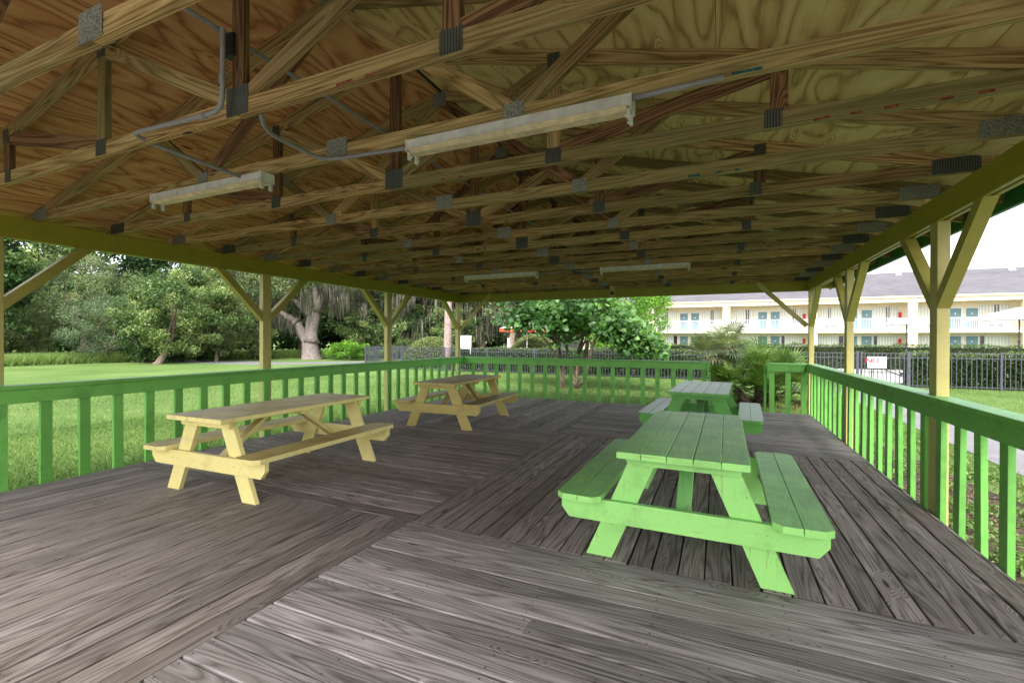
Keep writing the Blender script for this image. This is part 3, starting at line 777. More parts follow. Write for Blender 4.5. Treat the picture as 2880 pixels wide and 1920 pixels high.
M['litter'] = leafmat('dead_leaf', ((0, (.05, .03, .015)), (.6, (.16, .10, .05)), (1, (.3, .22, .14))), .8, .1)
o = quadmesh('leaf_litter', leafquads(P, .04, .6, up=1), rng.uniform(0, 1, (len(P), 2)), M['litter']); tag(o, 'brown dead leaves scattered on soil and grass', 'leaf litter', kind='stuff')
M['tall'] = leafmat('tall_grass_blade', ((.0, (.09, .15, .04)), (.5, (.19, .28, .08)), (1., (.32, .40, .15))), .6, .35)
n = 90000; P = np.stack([rng.uniform(-60, -30, n), np.zeros(n), np.full(n, GZ)], 1)
q = rng.uniform(0, 1, n); X = -37 - 3*rng.uniform(0, 1, n)**.7 ; Yt = rng.uniform(5, 30, n)
P = np.stack([X + (Yt-20)*.05 + 3.*np.clip((Yt-21)/9, 0, 1)*1.6, Yt, np.full(n, GZ)], 1)
o = blades('tall_grass', P, .60, .05, M['tall'], .5); tag(o, 'band of tall bright unmown grass at the far edge of the lawn', 'tall grass', kind='stuff')

# ------------------------------------------------------------------ TREES
M['bark_grey'] = timber('grey_oak_bark', (.075, .06, .055), (.17, .14, .125), (.30, .255, .235), rings=10, contrast=.9, rough=.95, bump=1., ustr=1.2, vstr=5, tone=.1)
M['bark_brown'] = timber('brown_bark', (.06, .04, .03), (.15, .11, .08), (.28, .22, .17), rings=10, contrast=.9, rough=.95, bump=1., ustr=1.4, vstr=6, tone=.15)
M['bark_palm'] = timber('palm_trunk_bark', (.13, .09, .08), (.27, .20, .18), (.40, .32, .30), rings=8, contrast=.8, rough=.95, bump=.8, ustr=9, vstr=1.5, tone=.1)
G = {
 'dark': leafmat('dark_leaf', ((0, (.012, .032, .010)), (.5, (.042, .09, .025)), (1, (.14, .21, .06))), .5, .25),
 'mid': leafmat('mid_leaf', ((0, (.022, .045, .015)), (.4, (.10, .16, .055)), (.75, (.25, .32, .12)), (1, (.42, .46, .19))), .5, .3),
 'yellowish': leafmat('yellow_green_leaf', ((0, (.04, .07, .02)), (.45, (.14, .18, .07)), (.8, (.26, .30, .12)), (1, (.42, .42, .14))), .6, .3),
 'feather': leafmat('feathery_grey_green_leaf', ((0, (.045, .065, .035)), (.45, (.15, .19, .10)), (.8, (.27, .31, .15)), (1, (.42, .43, .18))), .7, .3),
 'blue': leafmat('blue_green_leaf', ((0, (.03, .055, .03)), (.5, (.12, .175, .095)), (1, (.27, .33, .19))), .6, .3),
 'bright': leafmat('bright_leaf', ((0, (.04, .10, .012)), (.5, (.12, .27, .03)), (1, (.28, .46, .08))), .5, .4),
 'heart': leafmat('heart_leaf', ((0, (.04, .085, .035)), (.5, (.09, .195, .06)), (.8, (.17, .32, .08)), (1, (.32, .48, .12))), .38, .35),
 'hedge': leafmat('hedge_leaf', ((0, (.015, .035, .010)), (.5, (.045, .09, .02)), (1, (.20, .26, .07))), .4, .2),
 'clipped': leafmat('clipped_hedge_leaf', ((0, (.04, .06, .018)), (.5, (.12, .165, .05)), (1, (.24, .28, .11))), .6, .2),
 'moss': leafmat('hanging_moss', ((0, (.05, .05, .035)), (.5, (.13, .125, .095)), (1, (.27, .25, .20))), .9, .3),
 'fan': leafmat('fan_palm_leaf', ((0, (.03, .07, .015)), (.5, (.10, .18, .04)), (.9, (.22, .30, .09)), (1, (.40, .36, .12))), .45, .3),
 'fangrey': leafmat('grey_fan_palm_leaf', ((0, (.05, .075, .04)), (.5, (.17, .21, .12)), (1, (.34, .37, .2))), .45, .3),
 'deadfan': leafmat('dead_fan_leaf', ((0, (.06, .04, .02)), (1, (.25, .18, .10))), .8, .1),
}
def bark(mb, base, tip, r0_, r1_, bend=.12, n=7, sides=9):
    base, tip = Vector(base), Vector(tip); L = (tip-base).length; pts = []; rad = []
    ph = random.uniform(0, 6); 
    for i in range(n+1):
        t_ = i/n; p = base.lerp(tip, t_)
        p += Vector((math.sin(t_*4+ph), math.cos(t_*3.3+ph), 0))*bend*L*.12*math.sin(t_*math.pi)
        pts.append(p); rad.append((r0_*(1-t_)+r1_*t_)*(1+.5*max(0, .12-t_)/.12*(r0_ > .15)))
    mb.tube(pts, rad, sides); return pts
def tree(name, base, crown, rad, leafkey, label, cat='tree', group=None, bkey='bark_brown', tr=.18, nleaf=16000, ncl=70, lsize=.16, crad=.8, shell=.5, lower=-1., limbs=6, aspect=.55, droop=0, moss=0, mossrange=(.6, 1.6), extra=None, trunk_top=None, mosslow=None):
    root = empty(name, base); tag(root, label, cat, group); b = Vector(base); rel = Vector(crown)-b
    P, rn, C = clumps(rel, rad, ncl, nleaf, crad, shell, lower=lower)
    mb = MB(); fork = trunk_top or Vector((rel.x*.4, rel.y*.4, max(.4, rel.z-rad[2]*.75)))
    fork = Vector(fork)
    bark(mb, (0, 0, -.1), fork, tr, tr*.7)
    for k in range(limbs):
        c_ = Vector(C[random.randrange(len(C))]); bark(mb, fork, fork.lerp(c_, .9), tr*.5, tr*.08, .5, 6, 6)
    mb.build('trunk', M[bkey], root, smooth=True)
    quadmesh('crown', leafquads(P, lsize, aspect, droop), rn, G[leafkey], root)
    if moss:
        hp = C[rng.integers(0, len(C), moss//45)]
        idx = rng.integers(0, len(hp), moss)
        Q = hp[idx]+rng.normal(0, .35, (moss, 3))*np.array([1, 1, .3])
        if mosslow is not None: Q = Q[Q[:, 2] > mosslow-GZ*0]
        quadmesh('moss', mossquads(Q, mossrange), np.stack([rng.uniform(0, 1, len(Q)), rng.uniform(.2, .9, len(Q))], 1), G['moss'], root)
    return root
def mossquads(Q, rng_):
    n = len(Q); L = rng.uniform(*rng_, n)[:, None]*rng.uniform(.3, 1, (n, 1)); wd = rng.uniform(.015, .055, n)[:, None]
    a = rng.uniform(0, np.pi, n); s = np.stack([np.cos(a), np.sin(a), np.zeros(n)], 1); dn = np.array([0, 0, -1.])+rng.normal(0, .05, (n, 3))
    return np.stack([Q, Q+dn*L*.35+s*wd, Q+dn*L, Q+dn*L*.45-s*wd], 1)

gT = 'trees and tall shrubs at the edge of the lawn'
tree('broad_shrub', (-32.3, 17.4, GZ), (-33.0, 19.6, 3.1), (3.0, 3.9, 3.0), 'mid', 'rounded yellow-green shrub tree with leaning trunk and dark hollows, left of the second post', 'shrub', gT, tr=.22, nleaf=42000, ncl=150, lsize=.16, crad=.62, shell=.62, lower=-.9, limbs=4)
tree('broad_shrub', (-33.0, 21.6, GZ), (-33.2, 22.0, 2.4), (2.0, 1.9, 2.3), 'yellowish', 'smaller olive shrub pressed against the right side of the rounded shrub tree', 'shrub', gT, tr=.15, nleaf=14000, ncl=60, lsize=.15, crad=.6, shell=.6)
tree('feathery_tree', (-42.5, 18.0, GZ), (-42.6, 18.4, 4.4), (3.2, 4.4, 3.3), 'feather', 'airy pale grey-green tree with yellow tips behind the rounded shrub', 'tree', gT, tr=.25, nleaf=24000, ncl=120, lsize=.12, crad=.8, shell=.5, aspect=.35)
tree('blue_green_shrub', (-37.6, 17.2, GZ), (-37.9, 17.4, 2.2), (2.2, 2.8, 2.1), 'blue', 'blue-green feathery shrub low in front of the airy pale tree', 'shrub', gT, tr=.12, nleaf=18000, ncl=80, lsize=.12, crad=.6, shell=.6, aspect=.35)
tree('blue_green_shrub', (-35.3, 18.2, GZ), (-35.5, 18.5, 1.9), (1.6, 1.6, 1.9), 'dark', 'dark shrub with drooping tips left of the leaning trunk', 'shrub', gT, tr=.12, nleaf=11000, ncl=50, lsize=.13, crad=.55, shell=.5)
tree('broadleaf_tree', (-43.5, 9.6, GZ), (-42.6, 11.4, 7.2), (3.6, 4.2, 5.4), 'dark', 'tall dark leafy tree at the left edge of the view', 'tree', gT, tr=.4, nleaf=32000, ncl=150, lsize=.26, crad=.95, shell=.45, lower=-.95, droop=.5)
tree('undergrowth_shrub', (-34.4, 19.6, GZ), (-34.6, 19.8, .8), (1.6, 3.2, 1.0), 'dark', 'dark undergrowth filling the base of the rounded shrub tree', 'shrub', gT, tr=.05, nleaf=12000, ncl=60, lsize=.14, crad=.45)
tree('orange_tipped_shrub', (-44.0, 14.6, GZ), (-44.0, 15.0, 2.0), (2.4, 2.8, 2.0), 'yellowish', 'low shrub with brownish tips under the tall dark tree at the left edge', 'shrub', gT, tr=.1, nleaf=11000, ncl=50, lsize=.16, crad=.6)
tree('dark_shrub', (-44.2, 12.0, GZ), (-44.2, 12.0, 1.4), (2.0, 2.4, 1.5), 'blue', 'low dark bluish shrub at the far left behind the tall grass', 'shrub', gT, tr=.1, nleaf=10000, ncl=40, lsize=.16, crad=.6)
tree('broadleaf_tree', (-40.5, 27.2, GZ), (-39.5, 26.6, 5.6), (3.4, 4.4, 4.6), 'feather', 'grey-green moss-hung tree behind the second yellow post', 'tree', gT, tr=.3, nleaf=24000, ncl=110, lsize=.18, crad=.85, moss=1600, shell=.5)
tree('young_shrub', (-33.4, 25.0, GZ), (-33.4, 25.0, 1.5), (1.3, 1.3, 1.5), 'mid', 'low leafy bush to the left of the big pale oak trunk', 'bush', gT, tr=.06, nleaf=6000, ncl=35, lsize=.14, crad=.4)
tree('young_shrub', (-35.4, 23.3, GZ), (-35.4, 23.3, .8), (1.6, 1.3, .9), 'bright', 'low bright green bush beyond the grass right of the rounded shrub', 'bush', gT, tr=.06, nleaf=6000, ncl=35, lsize=.14, crad=.4)
# the big pale oak
def oak(base, label):
    root = empty('moss_oak', base); tag(root, label, 'tree', gT); mb = MB()
    bark(mb, (0, 0, -.15), (-.15, 0, 1.3), .78, .60, .05, 6, 14)
    f = Vector((-.15, 0, 1.25))
    pts = [((f.x-.2, 0, 1.3), (-1.0, -.5, 2.9), .40, .30), ((-1.0, -.5, 2.9), (-2.2, -1.1, 3.75), .30, .22), ((-2.2, -1.1, 3.75), (-3.9, -2.0, 4.1), .22, .10),
           ((f.x, 0, 1.3), (-.35, .2, 3.6), .36, .28), ((-.35, .2, 3.6), (-1.6, -.6, 5.0), .24, .16), ((-1.6, -.6, 5.0), (-3.3, -1.5, 6.1), .16, .08),
           ((f.x+.2, 0, 1.4), (.25, .3, 3.9), .42, .34), ((.25, .3, 3.9), (1.3, .8, 6.6), .34, .22), ((.2, .3, 3.9), (0., 0, 7.3), .28, .16), ((1.3, .8, 6.6), (3.4, 2., 8.), .2, .1)]
    for a, b, ra, rb in pts: bark(mb, a, b, ra, rb, .25, 6, 10)
    mb.build('trunk', M['bark_grey'], root, smooth=True)
    P, rn, C = clumps((0, 0, 8.2), (6.5, 6.5, 3.4), 150, 26000, 1.0, .4)
    quadmesh('crown', leafquads(P, .2), rn, G['feather'], root)
    hp = np.concatenate([np.stack([rng.uniform(-3.5, 5.5, 60), rng.uniform(-2.2, 3.2, 60), rng.uniform(4.3, 7.2, 60)], 1), np.stack([np.linspace(-3.8, -1, 18), np.linspace(-2, -.5, 18), np.linspace(4.2, 3.2, 18)], 1)])
    idx = rng.integers(0, len(hp), 5200); Q = hp[idx]+rng.normal(0, .16, (5200, 3))*np.array([1, 1, 1.2])
    quadmesh('moss', mossquads(Q, (.4, 1.7)), np.stack([rng.uniform(0, 1, len(Q)), rng.uniform(.0, .8, len(Q))], 1), G['moss'], root)
    return root
oak((-29.9, 27.3, GZ), 'big pale oak with thick forked trunk and hanging moss between second and third posts')
def mossy(base, crown, rad, label, moss=4500, leaf='dark', nleaf=20000, tr=.35, mr=(.8, 2.6), lsize=.2, ncl=110, low=None):
    return tree('mossy_tree', base, crown, rad, leaf, label, 'tree', gT, 'bark_brown', tr, nleaf, ncl, lsize, .85, .4, moss=moss, mossrange=mr, mosslow=low)
mossy((-27.6, 34.0, GZ), (-27.6, 33.8, 5.4), (4.6, 3.6, 4.0), 'dark moss-draped tree just left of the third yellow post', leaf='feather')
mossy((-23.2, 33.2, GZ), (-23.2, 33.2, 5.4), (3.6, 3.2, 3.6), 'dark moss-draped tree behind the fence corner, right of the third post', leaf='dark')
mossy((-19.0, 36.0, GZ), (-19.0, 36.0, 5.8), (3.8, 3.0, 4.0), 'moss-draped tree behind the corner post of the pavilion', leaf='dark')
mossy((-15.2, 33.6, GZ), (-14.6, 34.8, 6.2), (3.8, 3.0, 3.8), 'moss-draped tree with bare brown trunk beside the red and white umbrella', moss=3000, leaf='feather', tr=.3)
tree('vine_thicket', (-27.5, 30.6, GZ), (-27.5, 30.8, 2.0), (2.4, 2.0, 2.2), 'mid', 'vine-covered green thicket right of the big pale oak trunk', 'thicket', gT, tr=.1, nleaf=16000, ncl=70, lsize=.17, crad=.55)
tree('vine_thicket', (-24.6, 31.4, GZ), (-24.6, 31.6, 1.9), (2.2, 2.0, 2.2), 'mid', 'vine-covered green thicket left of the third yellow post', 'thicket', gT, tr=.1, nleaf=13000, ncl=60, lsize=.17, crad=.55)
tree('vine_thicket', (-20.6, 34.0, GZ), (-20.6, 34.0, 2.4), (2.4, 2.0, 2.6), 'mid', 'green thicket behind the dark fence left of the corner post', 'thicket', gT, tr=.1, nleaf=13000, ncl=60, lsize=.17, crad=.6)
tree('young_shrub', (-26.0, 27.4, GZ), (-26.0, 27.6, .5), (3.0, 1.0, .6), 'bright', 'low bright green ground bushes right of the big pale oak trunk', 'bush', gT, tr=.05, nleaf=9000, ncl=60, lsize=.13, crad=.35)
gB = 'tall background trees behind the lawn'
bgt = [(-60, 6, 14, 'dark'), (-64, 12, 14, 'dark'), (-60, 22, 11.5, 'mid'), (-56, 31, 14, 'dark'), (-50, 39, 12, 'feather'), (-43, 43, 12, 'dark'), (-36, 46, 12.5, 'mid'), (-29, 49, 13, 'dark'), (-21, 50, 12, 'feather'), (-52, 22, 6.2, 'dark'), (-48, 30, 7, 'dark'), (-58, 27, 14.5, 'dark'), (-62, 17, 13, 'mid'), (-41, 36, 7, 'dark'), (-33, 39, 7.5, 'dark'), (-26, 41, 7, 'dark')]
bl = ['at the very edge of the view on the left', 'second from the left edge', 'left of the sky gap', 'right of the sky gap', 'above the feathery tree', 'left of the big oak', 'behind the big oak crown', 'behind the third post', 'behind the pavilion corner', 'low on the left', 'low behind the shrub', 'rising over the rounded shrub', 'just right of the dark left tree', 'low behind the second post', 'low behind the oak', 'low behind the fence corner']
for (x, y, h, k), lb in zip(bgt, bl):
    assert len(bgt) == len(bl)
    tree('background_tree', (x, y, GZ), (x, y, h*.55), (5.2, 5.2, h*.52), k, '%s background tree %s' % ({'dark': 'dark', 'mid': 'mid green', 'feather': 'greyish'}[k], lb), 'tree', gB, tr=.35, nleaf=13000, ncl=80, lsize=.38, crad=1.35, shell=.4)
# far woodland mass
n = 60000; a = rng.uniform(-.35, 1.75, n); d = rng.uniform(62, 72, n)
P = np.stack([-d*np.cos(a)*1.05, d*np.sin(a)*.92, rng.uniform(0, 1, n)**.8*(9+3*np.sin(a*9)+1.5*np.sin(a*23))], 1)
P = P[P[:, 0] < -16]
o = quadmesh('far_woods', leafquads(P, .8), np.stack([rng.uniform(0, 1, len(P)), np.clip(.4+.3*np.sin(P[:, 0]*.9)*np.sin(P[:, 1]*.7+P[:, 2]*.8), 0, 1)], 1), G['dark'])
tag(o, 'far dark woodland closing the view behind the trees', 'woods', kind='stuff')

# redbud with heart-shaped leaves --------------------------------------------------------------
def heart_leaves(P, size):
    n = len(P); nn = unit(rng.normal(size=(n, 3))*.7+np.array([0, -.25, .75])); d = unit(np.cross(nn, rng.normal(size=(n, 3)))+np.array([0, 0, -.35])); s = unit(np.cross(d, nn)); d = np.cross(nn, s)
    sz = (size*rng.uniform(.55, 1.25, n))[:, None]
    shp = [(-.42, 0), (-.5, .26), (-.25, .5), (.1, .42), (.55, 0), (.1, -.42), (-.25, -.5), (-.5, -.26)]
    V = np.stack([P + d*sz*a_ + s*sz*b_*.95 - nn*sz*(abs(b_)**1.5*.25 + max(0, a_)*.15) for a_, b_ in shp], 1)
    return V
root = empty('redbud_tree', (-4.5, 15.2, GZ)); tag(root, 'small multi-trunk tree with large heart-shaped leaves just outside the far railing', 'tree')
mb = MB(); C = []
for k, (bx, by, tx, ty_, tz, r_) in enumerate(((-.42, 0, -1.0, .2, 2.5, .07), (-.4, .1, -1.5, -.4, 2.9, .06), (0, 0, .45, .1, 2.4, .085), (.05, .1, .15, .5, 2.8, .07), (.1, 0, 1.3, -.3, 2.4, .065), (-.35, .05, -.5, -.1, 2.6, .05), (.1, -.1, .9, .2, 2.9, .05))):
    pts = bark(mb, (bx, by, -.05), (tx, ty_, tz), r_, r_*.6, .6, 8, 8)
    for q in range(4):
        e = Vector((tx, ty_, tz))+Vector((random.uniform(-1.5, 1.5), random.uniform(-1.2, 1.2), random.uniform(-.3, 1.3)))
        b_ = pts[random.choice((5, 6, 7, 8))]; bark(mb, b_, e, r_*.45, .008, .5, 6, 5)
        for u_ in np.linspace(.35, 1.05, 6): C.append(b_.lerp(e, float(u_)))
mb.build('trunk', M['bark_brown'], root, smooth=True)
Pc, rn0, C0 = clumps((.25, 0, 2.85), (3.0, 2.0, 1.85), 150, 7500, .45, .3, lower=-.95)
C = np.array([tuple(c) for c in C]); idx = rng.integers(0, len(C), 2600); P2 = C[idx]+rng.normal(0, .22, (2600, 3))
# a long right-hand spray hanging low, and one to the left
idx = rng.uniform(0, 1, 1500); P3 = np.stack([1.0+2.1*idx, rng.normal(0, .5, 1500)-.2, 2.1-.95*idx**1.5+rng.normal(0, .26, 1500)], 1)
idx = rng.uniform(0, 1, 900); P4 = np.stack([-1.0-1.75*idx, rng.normal(0, .4, 900), 2.5-.8*idx+rng.normal(0, .28, 900)], 1)
P = np.concatenate([Pc, P2, P3, P4]); P = P[P[:, 2] > np.where(P[:, 0] < -.9, 2.12-.12*rng.normal(0, 1, len(P)), 1.05)]
P = P[(P[:, 2] < 3.05-.95*(P[:, 0]-1.45)+rng.normal(0, .12, len(P))) | (P[:, 0] < .6)]
P = P[(P[:, 2] > 1.95) | (np.abs(P[:, 0]+.25) > .75) | (rng.uniform(0, 1, len(P)) < .25)]
P = P[(P[:, 2] < 2.8) | (rng.uniform(0, 1, len(P)) < .6)]
tone = np.clip(.35+.22*P[:, 0]/2.5+.15*np.sin(P[:, 0]*3)*np.sin(P[:, 2]*4)+rng.normal(0, .12, len(P)), 0, 1)
quadmesh('crown', heart_leaves(P, .165), np.stack([rng.uniform(0, 1, len(P)), tone], 1), G['heart'], root, 8)
tree('round_shrub', (-5.8, 31.5, GZ), (-5.8, 31.5, 3.0), (3.0, 2.6, 3.1), 'bright', 'large bright green rounded shrub beyond the hedge in front of the motel', 'shrub', tr=.2, nleaf=26000, ncl=110, lsize=.15, crad=.7, shell=.6)

# palms ---------------------------------------------------------------------------------------
def fan_leaf(base, direction, Lp, Rf, nseg=22, spread=R(215), cup=.25, wseg=.034):
    """petiole end + radiating segments; returns quads (n,4,3)"""
    b = np.array(base, float); d = unit(np.array(direction, float)); tip = b+d*Lp
    side = unit(np.cross(d, np.array([0, 0, 1.])+rng.normal(0, .15, 3))); nrm = np.cross(side, d)
    V = [np.stack([b-side*.012, b+side*.012, tip+side*.008, tip-side*.008])]
    for a in np.linspace(-spread/2, spread/2, nseg):
        dr = d*math.cos(a)+side*math.sin(a)+nrm*cup*abs(math.sin(a*.5)); dr = unit(dr)
        sw = unit(np.cross(dr, nrm)); L = Rf*(.78+.22*math.cos(a))*rng.uniform(.9, 1.05)
        mid = tip+dr*L*.55; e1 = tip+dr*L+np.array([0, 0, -.16*L*rng.uniform(.4, 1.6)])
        V.append(np.stack([tip, mid+sw*wseg*.5, e1, mid-sw*wseg*.5]))
    return V
def fan_palm(name, base, trunk, nleaf, Lp, Rf, label, cat, key='fan', group=None, elev=(-.5, 1.2), dead=0, tr=.12):
    root = empty(name, base); tag(root, label, cat, group); mb = MB()
    for (tx, ty_, h) in trunk:
        pts = [(tx*.4, ty_*.4, -.05), (tx*.7, ty_*.7, h*.5), (tx, ty_, h)]
        mb.tube(pts, [tr*1.1, tr, tr*1.15], 10)
    mb.build('trunk', M['bark_brown'], root)
    V, D = [], []
    for (tx, ty_, h) in trunk:
        for k in range(nleaf):
            a = random.uniform(0, 6.283); e = random.uniform(*elev)
            dr = (math.cos(a)*math.cos(e), math.sin(a)*math.cos(e), math.sin(e))
            f_ = fan_leaf((tx, ty_, h+random.uniform(-.12, .08)), dr, Lp*random.uniform(.6, 1.15), Rf*random.uniform(.75, 1.1))
            t_ = random.random()
            for q in f_: V.append((q, t_))
        for k in range(dead):
            a = random.uniform(0, 6.283); dr = (math.cos(a)*.35, math.sin(a)*.35, -.9)
            for q in fan_leaf((tx, ty_, h-.1), dr, Lp*.4, Rf*.6, 12): D.append((q, random.random()))
    quadmesh('crown', np.stack([v for v, _ in V]), np.stack([[random.random(), t_] for _, t_ in V]), G[key], root)
    if D: quadmesh('dead_leaves', np.stack([v for v, _ in D]), np.stack([[random.random(), t_] for _, t_ in D]), G['deadfan'], root)
    return root
fan_palm('fan_palm', (.15, 14.35, GZ), [(.1, 0, 1.45), (-.35, .15, 1.15)], 26, .50, .62, 'small fan palm with grey-green crown on a shaggy dark trunk beside the opening', 'palm', 'fangrey', dead=10, elev=(-.35, 1.1))
fan_palm('palmetto_clump', (.98, 13.7, GZ), [(-.55, 0, .35), (.0, .25, .75), (.45, -.1, .6), (.1, -.35, .3), (.75, .1, .35)], 34, .62, .52, 'dense spreading clump of palmetto fans on the lawn beyond the opening', 'palmetto', 'fan', elev=(-.35, 1.35), dead=5, tr=.09)
n = 4000; P = np.concatenate([np.array([.98, 13.7])+rng.normal(0, .65, (n, 2)), np.full((n, 1), GZ+.02)], 1)
o = quadmesh('palm_litter', leafquads(P, .07, .3, up=1), rng.uniform(0, 1, (n, 2)), M['litter']); tag(o, 'brown dry debris under the palmetto clump', 'leaf litter', kind='stuff')
root = empty('cabbage_palm', (-13.35, 21.3, GZ)); tag(root, 'tall cabbage palm trunk with pinkish bark behind the dark fence', 'palm')
mb = MB(); pts = [(-.02+.02*k, 0, k*.8) for k in range(10)]; mb.tube(pts, [.27, .22, .205, .20, .195, .2, .2, .19, .19, .2], 14); mb.build('trunk', M['bark_palm'], root, smooth=True)
V = []
for k in range(34):
    a = random.uniform(0, 6.283); e = random.uniform(-.7, 1.2)
    for q in fan_leaf((.16, 0, 7.2), (math.cos(a)*math.cos(e), math.sin(a)*math.cos(e), math.sin(e)), 1.1, .9, 24, wseg=.05): V.append(q)
quadmesh('crown', np.stack(V), rng.uniform(0, 1, (len(V), 2)), G['fan'], root)
root = empty('cabbage_palm', (30.5, 52.5, GZ)); tag(root, 'distant palm at the right edge in front of the motel roof', 'palm')
mb = MB(); mb.tube([(0, 0, 0), (.1, 0, 4), (.1, 0, 7.6)], [.2, .18, .18], 10); mb.build('trunk', M['bark_palm'], root)
V = []
for k in range(30):
    a = random.uniform(0, 6.283); e = random.uniform(-.6, 1.2)
    for q in fan_leaf((.1, 0, 7.7), (math.cos(a)*math.cos(e), math.sin(a)*math.cos(e), math.sin(e)), 1.1, .9, 16, wseg=.06): V.append(q)
quadmesh('crown', np.stack(V), rng.uniform(0, 1, (len(V), 2)), G['fan'], root)

# hedges ---------------------------------------------------------------------------------------
M['core'] = plain('hedge_core', (.018, .022, .010), .95)  # dark solid added inside hedges and domes to block see-through
def hedge(x0, x1, y0, y1, h, label, n, base=.0, key='hedge', core=True, white=0):
    root = empty('hedge', ((x0+x1)/2, (y0+y1)/2, GZ)); tag(root, label, 'hedge'); hx, hy = (x1-x0)/2, (y1-y0)/2
    P = np.stack([rng.uniform(-hx, hx, n), rng.uniform(-hy, hy, n), rng.uniform(base, h, n)], 1)
    # push most leaves to the faces
    m_ = rng.integers(0, 4, n); P[m_ == 0, 1] = -hy+np.abs(rng.normal(0, .07, (m_ == 0).sum())); P[m_ == 1, 2] = h-np.abs(rng.normal(0, .07, (m_ == 1).sum()))
    P[m_ == 2, 1] = -hy+np.abs(rng.normal(0, .14, (m_ == 2).sum()))
    P += rng.normal(0, .03, (n, 3)); P[:, 2] += .04*np.sin(P[:, 0]*2.3)+.03*np.sin(P[:, 0]*5.1)
    P[:, 2] = np.maximum(P[:, 2], .02)
    tone = np.clip(.25+.45*(P[:, 2] > h-.12)+rng.normal(0, .15, n), 0, 1)
    quadmesh('foliage', leafquads(P, .075, .6), np.stack([rng.uniform(0, 1, n), tone], 1), G[key], root)
    if core: MB().box(-hx+.12, hx-.12, -hy+.2, hy-.1, .06, h-.15).build('dark_core', M['core'], root)
    return root
hedge(-12.8, 2.2, 20.75, 21.5, 1.20, 'long clipped hedge behind the near fence on the left of the gate', 62000)
hedge(6.2, 17.0, 20.85, 21.8, 1.20, 'clipped hedge behind the near fence on the right of the gate', 34000)
hedge(-8.0, 26.0, 32.2, 33.0, 1.42, 'distant clipped hedge along the far side of the pool', 36000)
def dome(c, rx, rz, label, ry=None):
    ry = ry or rx
    root = empty('domed_bush', c); tag(root, label, 'bush', 'clipped dome-shaped bushes inside the fence')
    n = 16000; D = unit(rng.normal(size=(n, 3))); D[:, 2] = np.abs(D[:, 2])
    P = D*np.array([rx, ry, rz])*(1-np.abs(rng.normal(0, .025, (n, 1))))
    quadmesh('foliage', leafquads(P, .085, .6), np.stack([rng.uniform(0, 1, n), np.clip(.15+.75*D[:, 2]+rng.normal(0, .1, n), 0, 1)], 1), G['clipped'], root)
    mb = MB(); pts = []
    prof = [(math.cos(a)*.93, math.sin(a)*.93) for a in np.linspace(0, math.pi/2, 7)]
    for i in range(6):
        for k in range(16):
            a0, a1 = 2*math.pi*k/16, 2*math.pi*(k+1)/16; b = len(mb.v)
            for (pr, pz), a in (((prof[i]), a0), ((prof[i]), a1), ((prof[i+1]), a1), ((prof[i+1]), a0)): mb.v.append(Vector((pr*math.cos(a)*rx, pr*math.sin(a)*ry, pz*rz)))
            mb.face([b, b+1, b+2, b+3], [(0, 0)]*4, (0, 0))
    mb.build('dark_core', M['core'], root)
dome((-15.6, 23.2, GZ), 2.0, 1.80, 'dome-shaped clipped bush behind the pinkish palm trunk', 1.3)
dome((-9.9, 25.4, GZ), 1.75, 1.98, 'dome-shaped clipped bush below the red and white umbrella', 1.4)

# fences -----------------------------------------------------------------------------------------
M['iron'] = plain('dark_grey_fence_metal', (.055, .06, .075), .45, spec=.5, noise=.15)
M['iron_rust'] = plain('rusty_brown_fence_metal', (.16, .10, .08), .6, noise=.3, scale=2)
def iron_fence(p0, p1, h, label, bay=2.44, pitch=.125, gaps=(), pw=.06, first_post=True, rust=None, picket=.02, toprails=(0, .17)):
    p0, p1 = Vector(p0), Vector(p1); L = (p1-p0).length; d = (p1-p0).normalized(); root = empty('metal_fence', p0, math.atan2(d.y, d.x)); tag(root, label, 'fence')
    n = max(1, round(L/bay)); b = L/n
    for k in range(n+1):
        if any(g0 < k*b < g1 for g0, g1 in gaps): continue
        MB().box(k*b-pw/2, k*b+pw/2, -pw/2, pw/2, -.05, h+.04, c=.004).build('post', rust if (rust and k == n-1) else M['iron'], root)
    for k in range(n):
        if any(g0 < (k+.5)*b < g1 for g0, g1 in gaps): continue
        mb = MB(); x0, x1 = k*b+pw/2+.001, (k+1)*b-pw/2-.001
        for dz in toprails: mb.box(x0, x1, -.013, .013, h-dz-.026, h-dz)
        mb.box(x0, x1, -.013, .013, .08, .106)
        m_ = int((x1-x0)/pitch)
        for q in range(m_):
            x = x0+(x1-x0)*(q+.5)/m_; mb.box(x-picket/2, x+picket/2, -.0155, .0155, .04, h-.002)
        mb.build('fence_panel', M['iron'] if not (rust and k >= n-3) else rust, root)
    return root
iron_fence((-12.9, 20.3, GZ), (4.60, 20.3, GZ), 1.22, 'dark metal picket fence in front of the hedge, left of the gate')
iron_fence((6.14, 20.45, GZ), (18.3, 20.9, GZ), 1.24, 'dark metal picket fence turning rusty brown at its right, right of the gate', rust=M['iron_rust'])
iron_fence((-18.6, 20.9, GZ), (-12.98, 20.3, GZ), 1.22, 'dark metal picket fence in front of the domed bush by the palm trunk')
iron_fence((-18.7, 33.5, GZ), (-18.7, 20.98, GZ), 1.22, 'end run of the dark picket fence going away from the left corner')
iron_fence((-16, 34.2, GZ), (34, 34.2, GZ), 1.30, 'distant dark picket fence on the far side of the pool', pitch=.11)
